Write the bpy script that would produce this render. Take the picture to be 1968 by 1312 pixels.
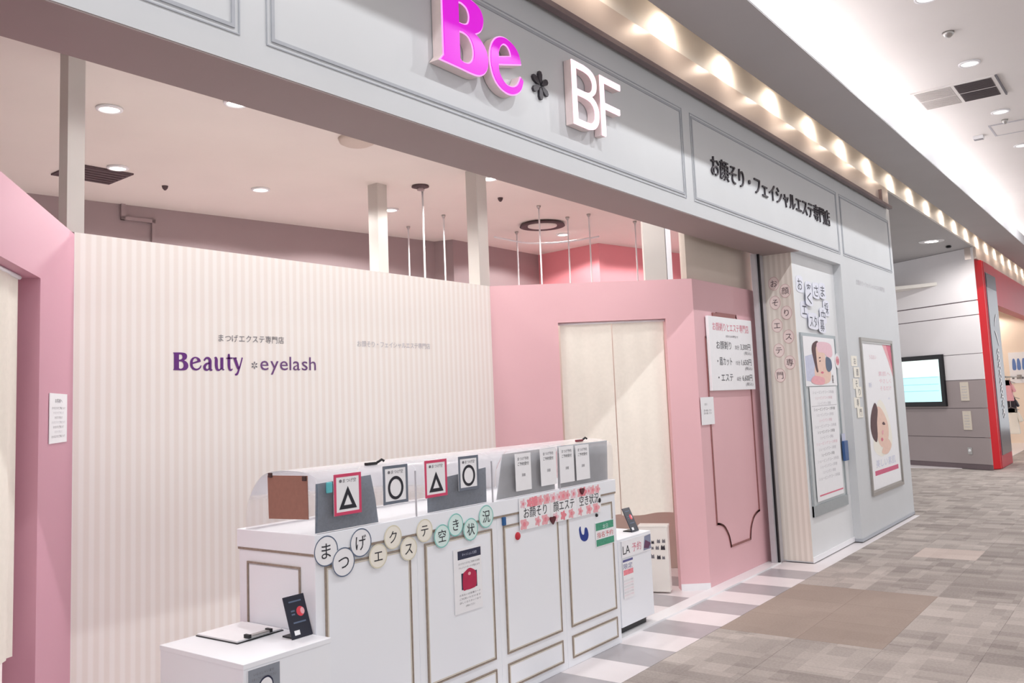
import bpy, bmesh, math, random
from mathutils import Vector, Matrix

random.seed(7)
for o in list(bpy.data.objects):
    bpy.data.objects.remove(o)
SC = bpy.context.scene
COL = SC.collection

# ------------------------------------------------------------------ camera
# world: X runs along the shop front, Y goes into the shop, Z up; eye at 1.5 m
def cam_axes(yaw, pit, roll):
    fw = Vector((math.cos(pit) * math.sin(yaw), math.cos(pit) * math.cos(yaw), math.sin(pit)))
    r = fw.cross(Vector((0, 0, 1))).normalized()
    d = fw.cross(r)
    return r * math.cos(roll) + d * math.sin(roll), r * -math.sin(roll) + d * math.cos(roll), fw
R2, D2, FW = cam_axes(0.929, 0.101, 0.041)
cam_data = bpy.data.cameras.new('camera')
cam = bpy.data.objects.new('camera', cam_data)
COL.objects.link(cam)
m = Matrix((R2, -D2, -FW)).transposed().to_4x4()
m.translation = (0, 0, 1.5)
cam.matrix_world = m
cam_data.sensor_width = 36
cam_data.lens = 36 * 1676.57 / 1968
cam_data.shift_y = -54.23 / 1968
cam_data.clip_start = 0.05
SC.camera = cam
SC.cycles.caustics_reflective = False
SC.cycles.caustics_refractive = False
SC.cycles.max_bounces = 7
SC.cycles.glossy_bounces = 2
SC.cycles.light_sampling_threshold = 0.03

# ------------------------------------------------------------------ world, exposure
W = bpy.data.worlds.new('mall_ambience')
SC.world = W
W.use_nodes = True
bg = W.node_tree.nodes['Background']
bg.inputs['Color'].default_value = (0.97, 0.975, 1.0, 1)
bg.inputs['Strength'].default_value = 1.05
vs = SC.view_settings
vs.view_transform = 'Standard'
vs.look = 'None'
vs.exposure = 0.0
vs.gamma = 1.0
vs.use_curve_mapping = False

MALL_W = 58       # each mall ceiling downlight
SHOP_W = 70        # each shop ceiling downlight
SLOT_W = 4.0       # each warm lamp in the ceiling slot
COVE_E = 7        # luminous strip behind the ceiling lip

# ------------------------------------------------------------------ materials
def lin(c):
    return tuple(((v / 255) / 12.92 if v / 255 <= 0.04045 else (((v / 255) + 0.055) / 1.055) ** 2.4) for v in c) + (1,)
MATS = {}
def mat(name, rgb, rough=0.55, metal=0.0, var=0.03, scale=30, emit=None, es=0.0, bump=0.0, spec=0.4):
    if name in MATS:
        return MATS[name]
    mt = bpy.data.materials.new(name)
    mt.use_nodes = True
    nt = mt.node_tree
    b = nt.nodes['Principled BSDF']
    b.inputs['Roughness'].default_value = rough
    b.inputs['Metallic'].default_value = metal
    b.inputs['Specular IOR Level'].default_value = spec
    c = lin(rgb)
    if var > 0:
        no = nt.nodes.new('ShaderNodeTexNoise')
        no.inputs['Scale'].default_value = scale
        no.inputs['Detail'].default_value = 3
        geo = nt.nodes.new('ShaderNodeNewGeometry')
        nt.links.new(geo.outputs['Position'], no.inputs['Vector'])
        rp = nt.nodes.new('ShaderNodeValToRGB')
        rp.color_ramp.elements[0].position = 0.3
        rp.color_ramp.elements[1].position = 0.7
        rp.color_ramp.elements[0].color = tuple(v * (1 - var) for v in c[:3]) + (1,)
        rp.color_ramp.elements[1].color = tuple(min(1, v * (1 + var)) for v in c[:3]) + (1,)
        nt.links.new(no.outputs['Fac'], rp.inputs['Fac'])
        nt.links.new(rp.outputs['Color'], b.inputs['Base Color'])
        if bump > 0:
            bp = nt.nodes.new('ShaderNodeBump')
            bp.inputs['Strength'].default_value = bump
            bp.inputs['Distance'].default_value = 0.01
            nt.links.new(no.outputs['Fac'], bp.inputs['Height'])
            nt.links.new(bp.outputs['Normal'], b.inputs['Normal'])
    else:
        b.inputs['Base Color'].default_value = c
    if emit:
        b.inputs['Emission Color'].default_value = lin(emit)
        b.inputs['Emission Strength'].default_value = es
    MATS[name] = mt
    return mt

def striped(name, a, b_, axis, period, phase=0.0):
    mt = bpy.data.materials.new(name)
    mt.use_nodes = True
    nt = mt.node_tree
    b = nt.nodes['Principled BSDF']
    b.inputs['Roughness'].default_value = 0.6
    geo = nt.nodes.new('ShaderNodeNewGeometry')
    sp = nt.nodes.new('ShaderNodeSeparateXYZ')
    nt.links.new(geo.outputs['Position'], sp.inputs[0])
    mu = nt.nodes.new('ShaderNodeMath'); mu.operation = 'MULTIPLY_ADD'
    mu.inputs[1].default_value = 2 * math.pi / period
    mu.inputs[2].default_value = phase
    nt.links.new(sp.outputs[axis], mu.inputs[0])
    sn = nt.nodes.new('ShaderNodeMath'); sn.operation = 'SINE'
    nt.links.new(mu.outputs[0], sn.inputs[0])
    rp = nt.nodes.new('ShaderNodeValToRGB')
    mr = nt.nodes.new('ShaderNodeMapRange')
    mr.inputs['From Min'].default_value = -1
    nt.links.new(sn.outputs[0], mr.inputs['Value'])
    nt.links.new(mr.outputs[0], rp.inputs['Fac'])
    rp.color_ramp.elements[0].position = 0.3
    rp.color_ramp.elements[1].position = 0.75
    rp.color_ramp.elements[0].color = lin(a)
    rp.color_ramp.elements[1].color = lin(b_)
    nt.links.new(rp.outputs['Color'], b.inputs['Base Color'])
    return mt

def carpet(name, lo, hi, blocks=1.0):
    mt = bpy.data.materials.new(name)
    mt.use_nodes = True
    nt = mt.node_tree
    L = nt.links.new
    b = nt.nodes['Principled BSDF']
    b.inputs['Roughness'].default_value = 0.95
    b.inputs['Specular IOR Level'].default_value = 0.1
    geo = nt.nodes.new('ShaderNodeNewGeometry')
    def cells(sx, sy, off):
        mp = nt.nodes.new('ShaderNodeMapping')
        mp.inputs['Scale'].default_value = (sx, sy, 0.0)
        mp.inputs['Location'].default_value = (off, off * 0.7, 0.5)
        L(geo.outputs['Position'], mp.inputs['Vector'])
        fl = nt.nodes.new('ShaderNodeVectorMath'); fl.operation = 'FLOOR'
        L(mp.outputs[0], fl.inputs[0])
        wn = nt.nodes.new('ShaderNodeTexWhiteNoise'); wn.noise_dimensions = '3D'
        L(fl.outputs[0], wn.inputs['Vector'])
        return wn.outputs['Value']
    a1 = cells(5.2, 8.0, 3.3)
    a2 = cells(10.0, 4.0, 17.1)
    no = nt.nodes.new('ShaderNodeTexNoise')
    no.inputs['Scale'].default_value = 70
    no.inputs['Detail'].default_value = 2
    L(geo.outputs['Position'], no.inputs['Vector'])
    oi = nt.nodes.new('ShaderNodeObjectInfo')
    def mad(x, k, y):
        n = nt.nodes.new('ShaderNodeMath'); n.operation = 'MULTIPLY_ADD'
        L(x, n.inputs[0]); n.inputs[1].default_value = k
        if isinstance(y, float): n.inputs[2].default_value = y
        else: L(y, n.inputs[2])
        return n.outputs[0]
    v = mad(a1, 0.22 * blocks, 0.13)
    v = mad(a2, 0.20 * blocks, v)
    v = mad(no.outputs['Fac'], 0.30, v)
    v = mad(oi.outputs['Random'], 0.16, v)
    rp = nt.nodes.new('ShaderNodeValToRGB')
    rp.color_ramp.elements[0].position = 0.15
    rp.color_ramp.elements[1].position = 0.95
    rp.color_ramp.elements[0].color = lin(lo)
    rp.color_ramp.elements[1].color = lin(hi)
    L(v, rp.inputs['Fac'])
    L(rp.outputs['Color'], b.inputs['Base Color'])
    bp = nt.nodes.new('ShaderNodeBump')
    bp.inputs['Strength'].default_value = 0.25
    bp.inputs['Distance'].default_value = 0.004
    L(no.outputs['Fac'], bp.inputs['Height'])
    L(bp.outputs['Normal'], b.inputs['Normal'])
    return mt

def clear(name, tint, opacity, rough=0.15):
    mt = bpy.data.materials.new(name)
    mt.use_nodes = True
    nt = mt.node_tree
    b = nt.nodes['Principled BSDF']
    b.inputs['Base Color'].default_value = lin(tint)
    b.inputs['Roughness'].default_value = rough
    tr = nt.nodes.new('ShaderNodeBsdfTransparent')
    mx = nt.nodes.new('ShaderNodeMixShader')
    fr = nt.nodes.new('ShaderNodeFresnel')
    fr.inputs['IOR'].default_value = 1.3
    ad = nt.nodes.new('ShaderNodeMath'); ad.operation = 'ADD'; ad.use_clamp = True
    nt.links.new(fr.outputs[0], ad.inputs[0]); ad.inputs[1].default_value = opacity
    nt.links.new(ad.outputs[0], mx.inputs['Fac'])
    nt.links.new(tr.outputs[0], mx.inputs[1])
    nt.links.new(b.outputs[0], mx.inputs[2])
    nt.links.new(mx.outputs[0], nt.nodes['Material Output'].inputs['Surface'])
    return mt

M = dict(
    fascia=mat('painted_grey_fascia', (212, 215, 218), 0.5, var=0.015, scale=3),
    groove=mat('fascia_groove_grey', (176, 180, 187), 0.5),
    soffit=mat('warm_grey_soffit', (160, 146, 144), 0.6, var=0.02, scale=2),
    pink=mat('pink_paint', (230, 184, 190), 0.5, var=0.025, scale=1.3),
    pink2=mat('rose_pink_paint', (212, 156, 174), 0.5, var=0.02, scale=1.3),
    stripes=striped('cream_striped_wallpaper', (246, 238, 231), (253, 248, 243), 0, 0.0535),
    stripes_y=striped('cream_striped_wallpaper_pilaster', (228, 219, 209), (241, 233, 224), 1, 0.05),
    white=mat('white_laminate', (246, 249, 255), 0.35, var=0.01, scale=4),
    offwhite=mat('off_white_paint', (240, 236, 230), 0.55, var=0.015, scale=3),
    gold=mat('antique_gold_line', (158, 143, 130), 0.45, metal=0.0, var=0.12, scale=60),
    rose_gold=mat('rose_brown_line', (150, 98, 96), 0.45, var=0.08, scale=60),
    paper=mat('white_paper', (246, 246, 249), 0.7, var=0.01),
    cream_paper=mat('cream_paper', (247, 243, 232), 0.7, var=0.01),
    mint_paper=mat('mint_paper', (222, 244, 240), 0.7, var=0.01),
    ink=mat('black_ink', (38, 38, 48), 0.6, var=0.05),
    grey_ink=mat('grey_ink', (120, 118, 124), 0.6, var=0.05),
    pale_ink=mat('pale_grey_ink', (196, 194, 200), 0.6, var=0.03),
    steel_ring=mat('slate_blue_ink', (96, 110, 134), 0.6, var=0.05),
    mint_ring=mat('mint_ink', (130, 204, 196), 0.6, var=0.05),
    straw_ring=mat('straw_ink', (226, 220, 196), 0.6, var=0.03),
    purple=mat('purple_vinyl', (104, 44, 128), 0.4, var=0.05),
    charcoal=mat('charcoal_vinyl', (58, 54, 62), 0.4, var=0.05),
    curtain=mat('cream_cloth', (243, 236, 225), 0.85, var=0.02, scale=40, bump=0.1),
    brown=mat('brown_card', (160, 116, 102), 0.7, var=0.05, scale=50),
    film=mat('slate_grey_film', (112, 128, 146), 0.3, var=0.12, scale=90),
    film2=mat('pale_grey_film', (190, 194, 200), 0.25, var=0.05, scale=20),
    black=mat('black_plastic', (26, 25, 30), 0.4, var=0.05),
    navy=mat('navy_print', (44, 48, 74), 0.5, var=0.05),
    crimson=mat('crimson_print', (186, 34, 78), 0.5, var=0.08),
    blush=mat('blush_print', (240, 176, 184), 0.6, var=0.05),
    rose=mat('rose_print', (238, 142, 154), 0.6, var=0.12, scale=60),
    red=mat('red_print', (206, 52, 66), 0.5, var=0.06),
    pinkink=mat('pink_ink', (222, 120, 142), 0.6, var=0.04),
    palepink=mat('pale_pink_ink', (240, 202, 212), 0.6, var=0.03),
    green=mat('green_print', (74, 158, 128), 0.6, var=0.15, scale=60),
    blue=mat('blue_print', (28, 56, 142), 0.5, var=0.08),
    teal=mat('teal_plastic', (96, 190, 198), 0.4, var=0.05),
    skin=mat('peach_print', (240, 206, 190), 0.6, var=0.04),
    hair=mat('dark_brown_print', (92, 62, 66), 0.6, var=0.1),
    lilac=mat('lilac_print', (206, 210, 232), 0.6, var=0.05),
    metal=mat('brushed_metal', (190, 188, 186), 0.35, metal=0.85, var=0.05, scale=50),
    darkrail=mat('dark_mauve_metal', (124, 108, 110), 0.4, metal=0.2, var=0.04),
    frieze=mat('satin_champagne_frieze', (214, 202, 196), 0.28, metal=0.35, var=0.02, scale=2),
    soffit2=mat('mall_grey_soffit', (182, 180, 181), 0.6, var=0.02, scale=2),
    ceiling=mat('mall_white_ceiling', (236, 232, 230), 0.7, var=0.01, scale=2),
    shopceil=mat('shop_cream_ceiling', (242, 235, 228), 0.7, var=0.015, scale=2),
    backwall=mat('mauve_brown_wall', (168, 150, 152), 0.7, var=0.03, scale=2),
    coral=mat('coral_red_wall', (246, 160, 168), 0.6, var=0.02, scale=2),
    post=mat('pale_grey_post', (206, 200, 194), 0.55, var=0.02, scale=4),
    beige=mat('beige_panel', (216, 202, 190), 0.6, var=0.02, scale=3),
    tile_w=mat('white_floor_tile', (240, 234, 236), 0.3, var=0.02, scale=6),
    tile_g=mat('grey_floor_tile', (178, 174, 178), 0.3, var=0.04, scale=6),
    tvpanel=mat('white_wall_panel', (238, 234, 236), 0.5, var=0.01, scale=2),
    tvpanel2=mat('taupe_wall_panel', (168, 156, 156), 0.5, var=0.02, scale=2),
    taupe_dark=mat('dark_taupe_skirting', (112, 98, 102), 0.5),
    redpaint=mat('gloss_red_paint', (214, 22, 36), 0.3, var=0.03, scale=2),
    redfascia=mat('crimson_fascia_paint', (190, 56, 72), 0.4, var=0.04, scale=2),
    slate=mat('slate_sign_face', (112, 116, 126), 0.18, metal=0.3, var=0.06, scale=2),
    magenta=mat('lit_magenta_acrylic', (120, 10, 120), 0.3, var=0, emit=(228, 14, 220), es=0.85),
    magrim=mat('lit_pink_rim', (246, 200, 244), 0.3, var=0, emit=(244, 170, 240), es=0.75),
    pinklit=mat('lit_pale_pink_acrylic', (252, 226, 236), 0.3, var=0, emit=(254, 226, 236), es=0.9),
    shellpink=mat('pale_pink_metal_return', (238, 222, 222), 0.4, var=0.02),
    lampwarm=mat('warm_lamp_lens', (255, 240, 215), 0.3, var=0, emit=(255, 226, 188), es=14),
    lampwhite=mat('white_lamp_lens', (255, 252, 248), 0.3, var=0, emit=(255, 248, 240), es=7),
    lampoff=mat('frosted_lamp_lens', (250, 250, 250), 0.3, var=0, emit=(255, 250, 246), es=2.2),
    coveled=mat('cove_led_diffuser', (255, 255, 255), 0.3, var=0, emit=(255, 250, 252), es=COVE_E),
    screen=mat('tv_screen', (180, 220, 224), 0.2, var=0, emit=(196, 236, 238), es=0.75),
    screen2=mat('tv_screen_band', (220, 240, 236), 0.2, var=0, emit=(236, 248, 240), es=0.8),
    screen3=mat('tv_screen_line', (150, 200, 206), 0.2, var=0, emit=(160, 212, 218), es=0.7),
    glass=clear('clear_acrylic', (236, 232, 234), 0.14),
)
M['carpet'] = carpet('grey_brown_carpet', (122, 114, 111), (206, 197, 191))
M['carpet_brown'] = carpet('brown_carpet', (150, 136, 127), (184, 169, 160), 0.35)
M['carpet_light'] = carpet('light_carpet', (182, 166, 160), (226, 214, 206), 0.5)

# ------------------------------------------------------------------ mesh helpers
class Fr:                         # a wall-like frame: u along it, v up, w out of it
    def __init__(s, o, x, n, up=(0, 0, 1)):
        s.o, s.x, s.n, s.up = Vector(o), Vector(x).normalized(), Vector(n).normalized(), Vector(up)
    def __call__(s, u, v, w=0.0):
        return s.o + s.x * u + s.up * v + s.n * w
FF = lambda y: Fr((0, y, 0), (1, 0, 0), (0, -1, 0))       # faces the mall
FS = lambda x: Fr((x, 0, 0), (0, -1, 0), (-1, 0, 0))      # faces along -X; u = -Y

ORIG = {}
class MB:
    def __init__(s):
        s.v, s.f = [], []
    def add(s, vs, fs):
        k = len(s.v)
        s.v += [Vector(p) for p in vs]
        s.f += [tuple(i + k for i in f) for f in fs]
        return s
    def box(s, x0, x1, y0, y1, z0, z1):
        return s.fbox(Fr((0, 0, 0), (1, 0, 0), (0, 1, 0)), x0, x1, z0, z1, y0, y1)
    def fbox(s, fr, u0, u1, v0, v1, w0, w1):
        c = [fr(u, v, w) for w in (w0, w1) for v in (v0, v1) for u in (u0, u1)]
        return s.add(c, [(0, 2, 3, 1), (4, 5, 7, 6), (0, 1, 5, 4), (2, 6, 7, 3), (0, 4, 6, 2), (1, 3, 7, 5)])
    def fpoly(s, fr, pts, w0, w1=None):
        n = len(pts)
        if w1 is None:
            return s.add([fr(u, v, w0) for u, v in pts], [tuple(range(n))])
        a = [fr(u, v, w0) for u, v in pts] + [fr(u, v, w1) for u, v in pts]
        fs = [tuple(range(n))[::-1], tuple(range(n, 2 * n))]
        fs += [(i, (i + 1) % n, n + (i + 1) % n, n + i) for i in range(n)]
        return s.add(a, fs)
    def fmesh(s, fr, vs, fs):
        return s.add([fr(*p) for p in vs], fs)
    def frame(s, fr, u0, u1, v0, v1, t, w0, w1):
        s.fbox(fr, u0, u1, v0, v0 + t, w0, w1); s.fbox(fr, u0, u1, v1 - t, v1, w0, w1)
        s.fbox(fr, u0, u0 + t, v0 + t, v1 - t, w0, w1); s.fbox(fr, u1 - t, u1, v0 + t, v1 - t, w0, w1)
        return s
    def tube(s, pts, r, n=8):
        pts = [Vector(p) for p in pts]
        rings = []
        for i, p in enumerate(pts):
            d = (pts[min(i + 1, len(pts) - 1)] - pts[max(i - 1, 0)]).normalized()
            a = d.orthogonal().normalized() if i == 0 else (rings[-1][1] - d * rings[-1][1].dot(d)).normalized()
            b = d.cross(a)
            rings.append(([p + a * r * math.cos(t) + b * r * math.sin(t) for t in [2 * math.pi * j / n for j in range(n)]], a))
        vs = [q for ring, _ in rings for q in ring]
        fs = []
        for i in range(len(pts) - 1):
            for j in range(n):
                k = (j + 1) % n
                fs.append((i * n + j, i * n + k, (i + 1) * n + k, (i + 1) * n + j))
        fs.append(tuple(range(n))[::-1]); fs.append(tuple(range((len(pts) - 1) * n, len(pts) * n)))
        return s.add(vs, fs)
    def lathe(s, c, prof, n=24, axis=None):
        fr = axis or Fr(c, (1, 0, 0), (0, 1, 0))
        vs, fs = [], []
        for r, z in prof:
            for j in range(n):
                t = 2 * math.pi * j / n
                vs.append(fr(r * math.cos(t), z, r * math.sin(t)))
        for i in range(len(prof) - 1):
            for j in range(n):
                k = (j + 1) % n
                fs.append((i * n + j, i * n + k, (i + 1) * n + k, (i + 1) * n + j))
        fs.append(tuple(range(n))[::-1]); fs.append(tuple(range((len(prof) - 1) * n, len(prof) * n)))
        return s.add(vs, fs)
    def text(s, fr, body, u, v, size, w=0.0, width=None, thick=0.0, center=False):
        vs, fs, mn, mx = glyphs(body)
        sx = size
        if width:
            sx = width / max(1e-6, mx - mn)
        u0 = u - mn * sx
        if center:
            u0 = u - (mn + mx) / 2 * sx
        if thick <= 0:
            return s.add([fr(u0 + a * sx, v + b * size, w) for a, b in vs], fs)
        n = len(vs)
        allv = [fr(u0 + a * sx, v + b * size, w + thick) for a, b in vs] + [fr(u0 + a * sx, v + b * size, w) for a, b in vs]
        cnt = {}
        for f in fs:
            for i in range(len(f)):
                e = (f[i], f[(i + 1) % len(f)])
                cnt[e] = cnt.get(e, 0) + 1
        side = [(a + n, b + n, b, a) for (a, b) in cnt if (b, a) not in cnt]
        return s.add(allv, list(fs) + [tuple(i + n for i in f[::-1]) for f in fs] + side)
    def disc(s, fr, u, v, ru, rv, w0, w1=None, n=28):
        return s.fpoly(fr, [(u + ru * math.cos(2 * math.pi * i / n), v + rv * math.sin(2 * math.pi * i / n)) for i in range(n)], w0, w1)
    def ring(s, fr, u, v, ru, rv, t, w, n=36):
        vs, fs = [], []
        for i in range(n):
            a = 2 * math.pi * i / n
            vs += [(u + ru * math.cos(a), v + rv * math.sin(a), w), (u + (ru - t) * math.cos(a), v + (rv - t) * math.sin(a), w)]
        for i in range(n):
            j = (i + 1) % n
            fs.append((2 * i, 2 * j, 2 * j + 1, 2 * i + 1))
        return s.fmesh(fr, vs, fs)
    def ribbon(s, fr, pts, w):       # pts: (u, v, width) smooth stroke
        P = smooth([(a, b) for a, b, _ in pts], False, 8)
        n = len(P)
        ws = []
        for i in range(n):
            t = i / (n - 1) * (len(pts) - 1)
            k = min(int(t), len(pts) - 2)
            ws.append(pts[k][2] * (1 - (t - k)) + pts[k + 1][2] * (t - k))
        vs = []
        for i in range(n):
            a, b = P[max(i - 1, 0)], P[min(i + 1, n - 1)]
            d = Vector((b[0] - a[0], b[1] - a[1])).normalized()
            vs += [(P[i][0] - d.y * ws[i] / 2, P[i][1] + d.x * ws[i] / 2, w), (P[i][0] + d.y * ws[i] / 2, P[i][1] - d.x * ws[i] / 2, w)]
        return s.fmesh(fr, vs, [(2 * i, 2 * i + 1, 2 * i + 3, 2 * i + 2) for i in range(n - 1)])
    def build(s, name, material, parent=None, bevel=0.0, shade=False, kind=None):
        me = bpy.data.meshes.new(name)
        if parent is not None:
            org = ORIG[parent.name]
        elif kind == 'structure':
            org = Vector((0, 0, 0))
        else:
            xs = [p.x for p in s.v]; ys = [p.y for p in s.v]; zs = [p.z for p in s.v]
            org = Vector(((min(xs) + max(xs)) / 2, (min(ys) + max(ys)) / 2, min(zs)))
        me.from_pydata([p - org for p in s.v], [], s.f)
        me.update()
        bm = bmesh.new(); bm.from_mesh(me)
        bmesh.ops.recalc_face_normals(bm, faces=[f for f in bm.faces]) if bevel or shade else None
        if bevel:
            ed = [e for e in bm.edges if len(e.link_faces) == 2 and e.calc_face_angle(0) > 0.6]
            bmesh.ops.bevel(bm, geom=ed, offset=bevel, segments=2, affect='EDGES', profile=0.5)
        if shade:
            for f in bm.faces: f.smooth = True
        bm.to_mesh(me); bm.free()
        me.materials.append(material)
        o = bpy.data.objects.new(name, me)
        COL.objects.link(o)
        if parent is not None:
            o.parent = parent
            ORIG[o.name] = org
        else:
            o.location = org
            ORIG[o.name] = org
        if kind:
            o['kind'] = kind
        return o

def tag(o, label, cat, group=None):
    o['label'] = label; o['category'] = cat
    if group: o['group'] = group
    return o
def thing(name, loc, label, cat, group=None):
    o = bpy.data.objects.new(name, None)
    o.empty_display_size = 0.05
    COL.objects.link(o)
    o.location = loc
    ORIG[o.name] = Vector(loc)
    return tag(o, label, cat, group)
def copy_tree(root, loc, label=None):
    r = root.copy(); COL.objects.link(r); r.location = loc
    ORIG[r.name] = Vector(loc)
    if label: r['label'] = label
    for ch in root.children:
        c = ch.copy(); COL.objects.link(c); c.parent = r
        for g in ch.children:
            d = g.copy(); COL.objects.link(d); d.parent = c
    return r

def smooth(pts, closed=True, n=6, corners=()):
    out = []
    N = len(pts)
    rng = range(N if closed else N - 1)
    for i in rng:
        p1, p2 = pts[i], pts[(i + 1) % N]
        p0 = pts[(i - 1) % N] if (closed or i > 0) else p1
        p3 = pts[(i + 2) % N] if (closed or i + 2 < N) else p2
        if i in corners: p0 = p1
        if (i + 1) % N in corners: p3 = p2
        for k in range(n):
            t = k / n
            out.append(tuple(0.5 * (2 * b + (c - a) * t + (2 * a - 5 * b + 4 * c - d) * t * t + (3 * b - a - 3 * c + d) * t ** 3)
                             for a, b, c, d in zip(p0, p1, p2, p3)))
    if not closed: out.append(tuple(pts[-1]))
    return out

def curve_mesh(data):
    o = bpy.data.objects.new('tmp_curve', data)
    COL.objects.link(o)
    dg = bpy.context.evaluated_depsgraph_get()
    ev = o.evaluated_get(dg)
    me = ev.to_mesh()
    vs = [tuple(v.co) for v in me.vertices]
    fs = [tuple(p.vertices) for p in me.polygons]
    ev.to_mesh_clear()
    bpy.data.objects.remove(o)
    bpy.data.curves.remove(data)
    return vs, fs
GL = {}
def glyphs(body):
    if body not in GL:
        cu = bpy.data.curves.new('tmp_text', 'FONT')
        cu.body = body
        cu.resolution_u = 3
        vs, fs = curve_mesh(cu)
        xs = [v[0] for v in vs]
        GL[body] = ([(v[0], v[1]) for v in vs], fs, min(xs), max(xs))
    return GL[body]
def outline(loops, extrude, offset=0.0):
    cu = bpy.data.curves.new('tmp_outline', 'CURVE')
    cu.dimensions = '2D'; cu.fill_mode = 'BOTH'; cu.extrude = extrude; cu.offset = offset
    for lp in loops:
        sp = cu.splines.new('POLY')
        sp.points.add(len(lp) - 1)
        for p, q in zip(sp.points, lp): p.co = (q[0], q[1], 0, 1)
        sp.use_cyclic_u = True
    return curve_mesh(cu)

def spot(name, loc, power, size=math.radians(150), rad=0.05, color=(1, 1, 1), parent=None, aim=None, blend=0.4):
    l = bpy.data.lights.new(name, 'SPOT')
    l.energy = power; l.spot_size = size; l.spot_blend = blend; l.shadow_soft_size = rad; l.color = color
    o = bpy.data.objects.new(name, l)
    COL.objects.link(o)
    loc = Vector(loc)
    if aim is not None:
        o.rotation_euler = (Vector(aim) - loc).to_track_quat('-Z', 'Y').to_euler()
    if parent is not None:
        o.parent = parent; o.location = loc - ORIG[parent.name]
    else:
        o.location = loc
    return o

# ================================================================== STRUCTURE
def S(name, mb, m_, bevel=0.0):
    return mb.build(name, m_, kind='structure', bevel=bevel)

# ---- floors
floor = S('floor', MB().box(-6, 32, -9, 2.465, -0.06, -0.008).box(11.1, 32, 2.465, 9, -0.06, -0.008), M['carpet'])
cell = MB().box(0.0006, 0.4994, 0.0006, 0.4994, -0.008, 0.0)
tile_mesh = {}
for key in ('carpet', 'carpet_brown', 'carpet_light'):
    t = cell.build('carpet_tile', M[key], floor)
    tile_mesh[key] = t.data
    bpy.data.objects.remove(t)
def in_view(x, y, z=0.0, pad=40):
    p = Vector((x, y, z - 1.5)); d = FW.dot(p)
    if d < 0.3: return False
    u, v = 984 + 1676.57 * R2.dot(p) / d, 601.77 + 1676.57 * D2.dot(p) / d
    return -pad < u < 1968 + pad and -pad < v < 1312 + pad
for i in range(4, 34):
    for j in range(-5, 11):
        x, y = i * 0.5 - 0.12, 1.965 - j * 0.5
        if y + 0.5 > 2.47 and x < 11.3: continue
        if not any(in_view(x + a, y + b) for a in (0, 0.5) for b in (0, 0.5)): continue
        if x > 15.5: continue
        key = 'carpet'
        if 5.2 < x + 0.25 < 6.7 and y > 1.3: key = 'carpet_brown'
        if 8.3 < x + 0.25 < 8.9 and 1.3 < y < 1.6: key = 'carpet_light'
        o = bpy.data.objects.new('carpet_tile', tile_mesh[key])
        COL.objects.link(o); o.parent = floor; o.location = (x, y, 0)

shopfloor = S('floor_shop', MB().box(-3, 11.1, 2.465, 9, -0.06, -0.009), M['tile_w'])
tw = {}
for key in ('tile_w', 'tile_g'):
    for nm, ln in (('a', 0.403), ('b', 0.63)):
        t = MB().box(0.001, 0.324, 0.001, ln, -0.009, 0.0).build('floor_tile', M[key], shopfloor)
        tw[key, nm] = t.data
        bpy.data.objects.remove(t)
for i in range(-11, 8):
    key = 'tile_g' if i % 2 == 0 else 'tile_w'
    for nm, y in (('a', 2.466), ('b', 2.98), ('b', 3.612)):
        o = bpy.data.objects.new('floor_tile', tw[key, nm])
        COL.objects.link(o); o.parent = shopfloor; o.location = (5.10 + i * 0.325, y, 0)
S('trim_1', MB().box(-3, 7.62, 2.868, 2.98, -0.01, 0.012), mat('white_threshold_track', (246, 246, 248), 0.3, var=0.01))

# ---- fascia over the shop front
wf = S('wall_front', MB().box(-4, 11.15, 2.55, 2.9, 2.742, 3.64).box(-4, 11.15, 2.55, 2.9, 3.64, 3.87), M['fascia'])
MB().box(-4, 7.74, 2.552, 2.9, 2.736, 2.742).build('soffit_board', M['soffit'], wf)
for a, b in ((-1.55, 1.85), (1.965, 5.475), (5.60, 8.99), (9.09, 11.05)):
    MB().frame(FF(2.55), a, b, 2.845, 3.485, 0.005, -0.001, 0.004).build('moulding', M['groove'], wf)
    MB().frame(FF(2.55), a + 0.022, b - 0.022, 2.865, 3.465, 0.014, -0.001, 0.006).build('moulding', M['groove'], wf)
MB().box(-4, 11.05, 2.522, 2.55, 3.645, 3.87).build('frieze', M['frieze'], wf)
rail = MB().box(-4, 11.02, 2.478, 2.523, 3.612, 3.645)
for x in (10.62,):
    rail.box(x, x + 0.03, 2.49, 2.522, 3.645, 3.79)
rail.build('rail', M['darkrail'], wf)

# ---- right end of the front: pilaster, recessed display wall, outer pillar
S('wall_recess', MB().box(7.745, 8.98, 2.628, 2.9, 0, 2.742), mat('cool_white_paint', (234, 236, 238), 0.55, var=0.015, scale=3))
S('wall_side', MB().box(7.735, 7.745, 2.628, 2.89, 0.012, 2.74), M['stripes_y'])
S('pillar', MB().box(8.97, 11.15, 2.55, 3.3, 0, 2.742), M['fascia'])
S('baseboard_pillar', MB().box(8.968, 11.15, 2.544, 3.3, 0, 0.03), M['groove'])
S('baseboard_recess', MB().box(7.74, 8.97, 2.62, 2.63, 0, 0.045), M['paper'])
j = S('trim_2', MB().box(7.555, 7.735, 2.885, 2.93, 0.0, 2.738), mat('grey_jamb', (188, 186, 190), 0.4, var=0.02))
MB().box(7.588, 7.612, 2.868, 2.886, 0.012, 2.738).build('gasket', M['black'], j)

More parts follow.
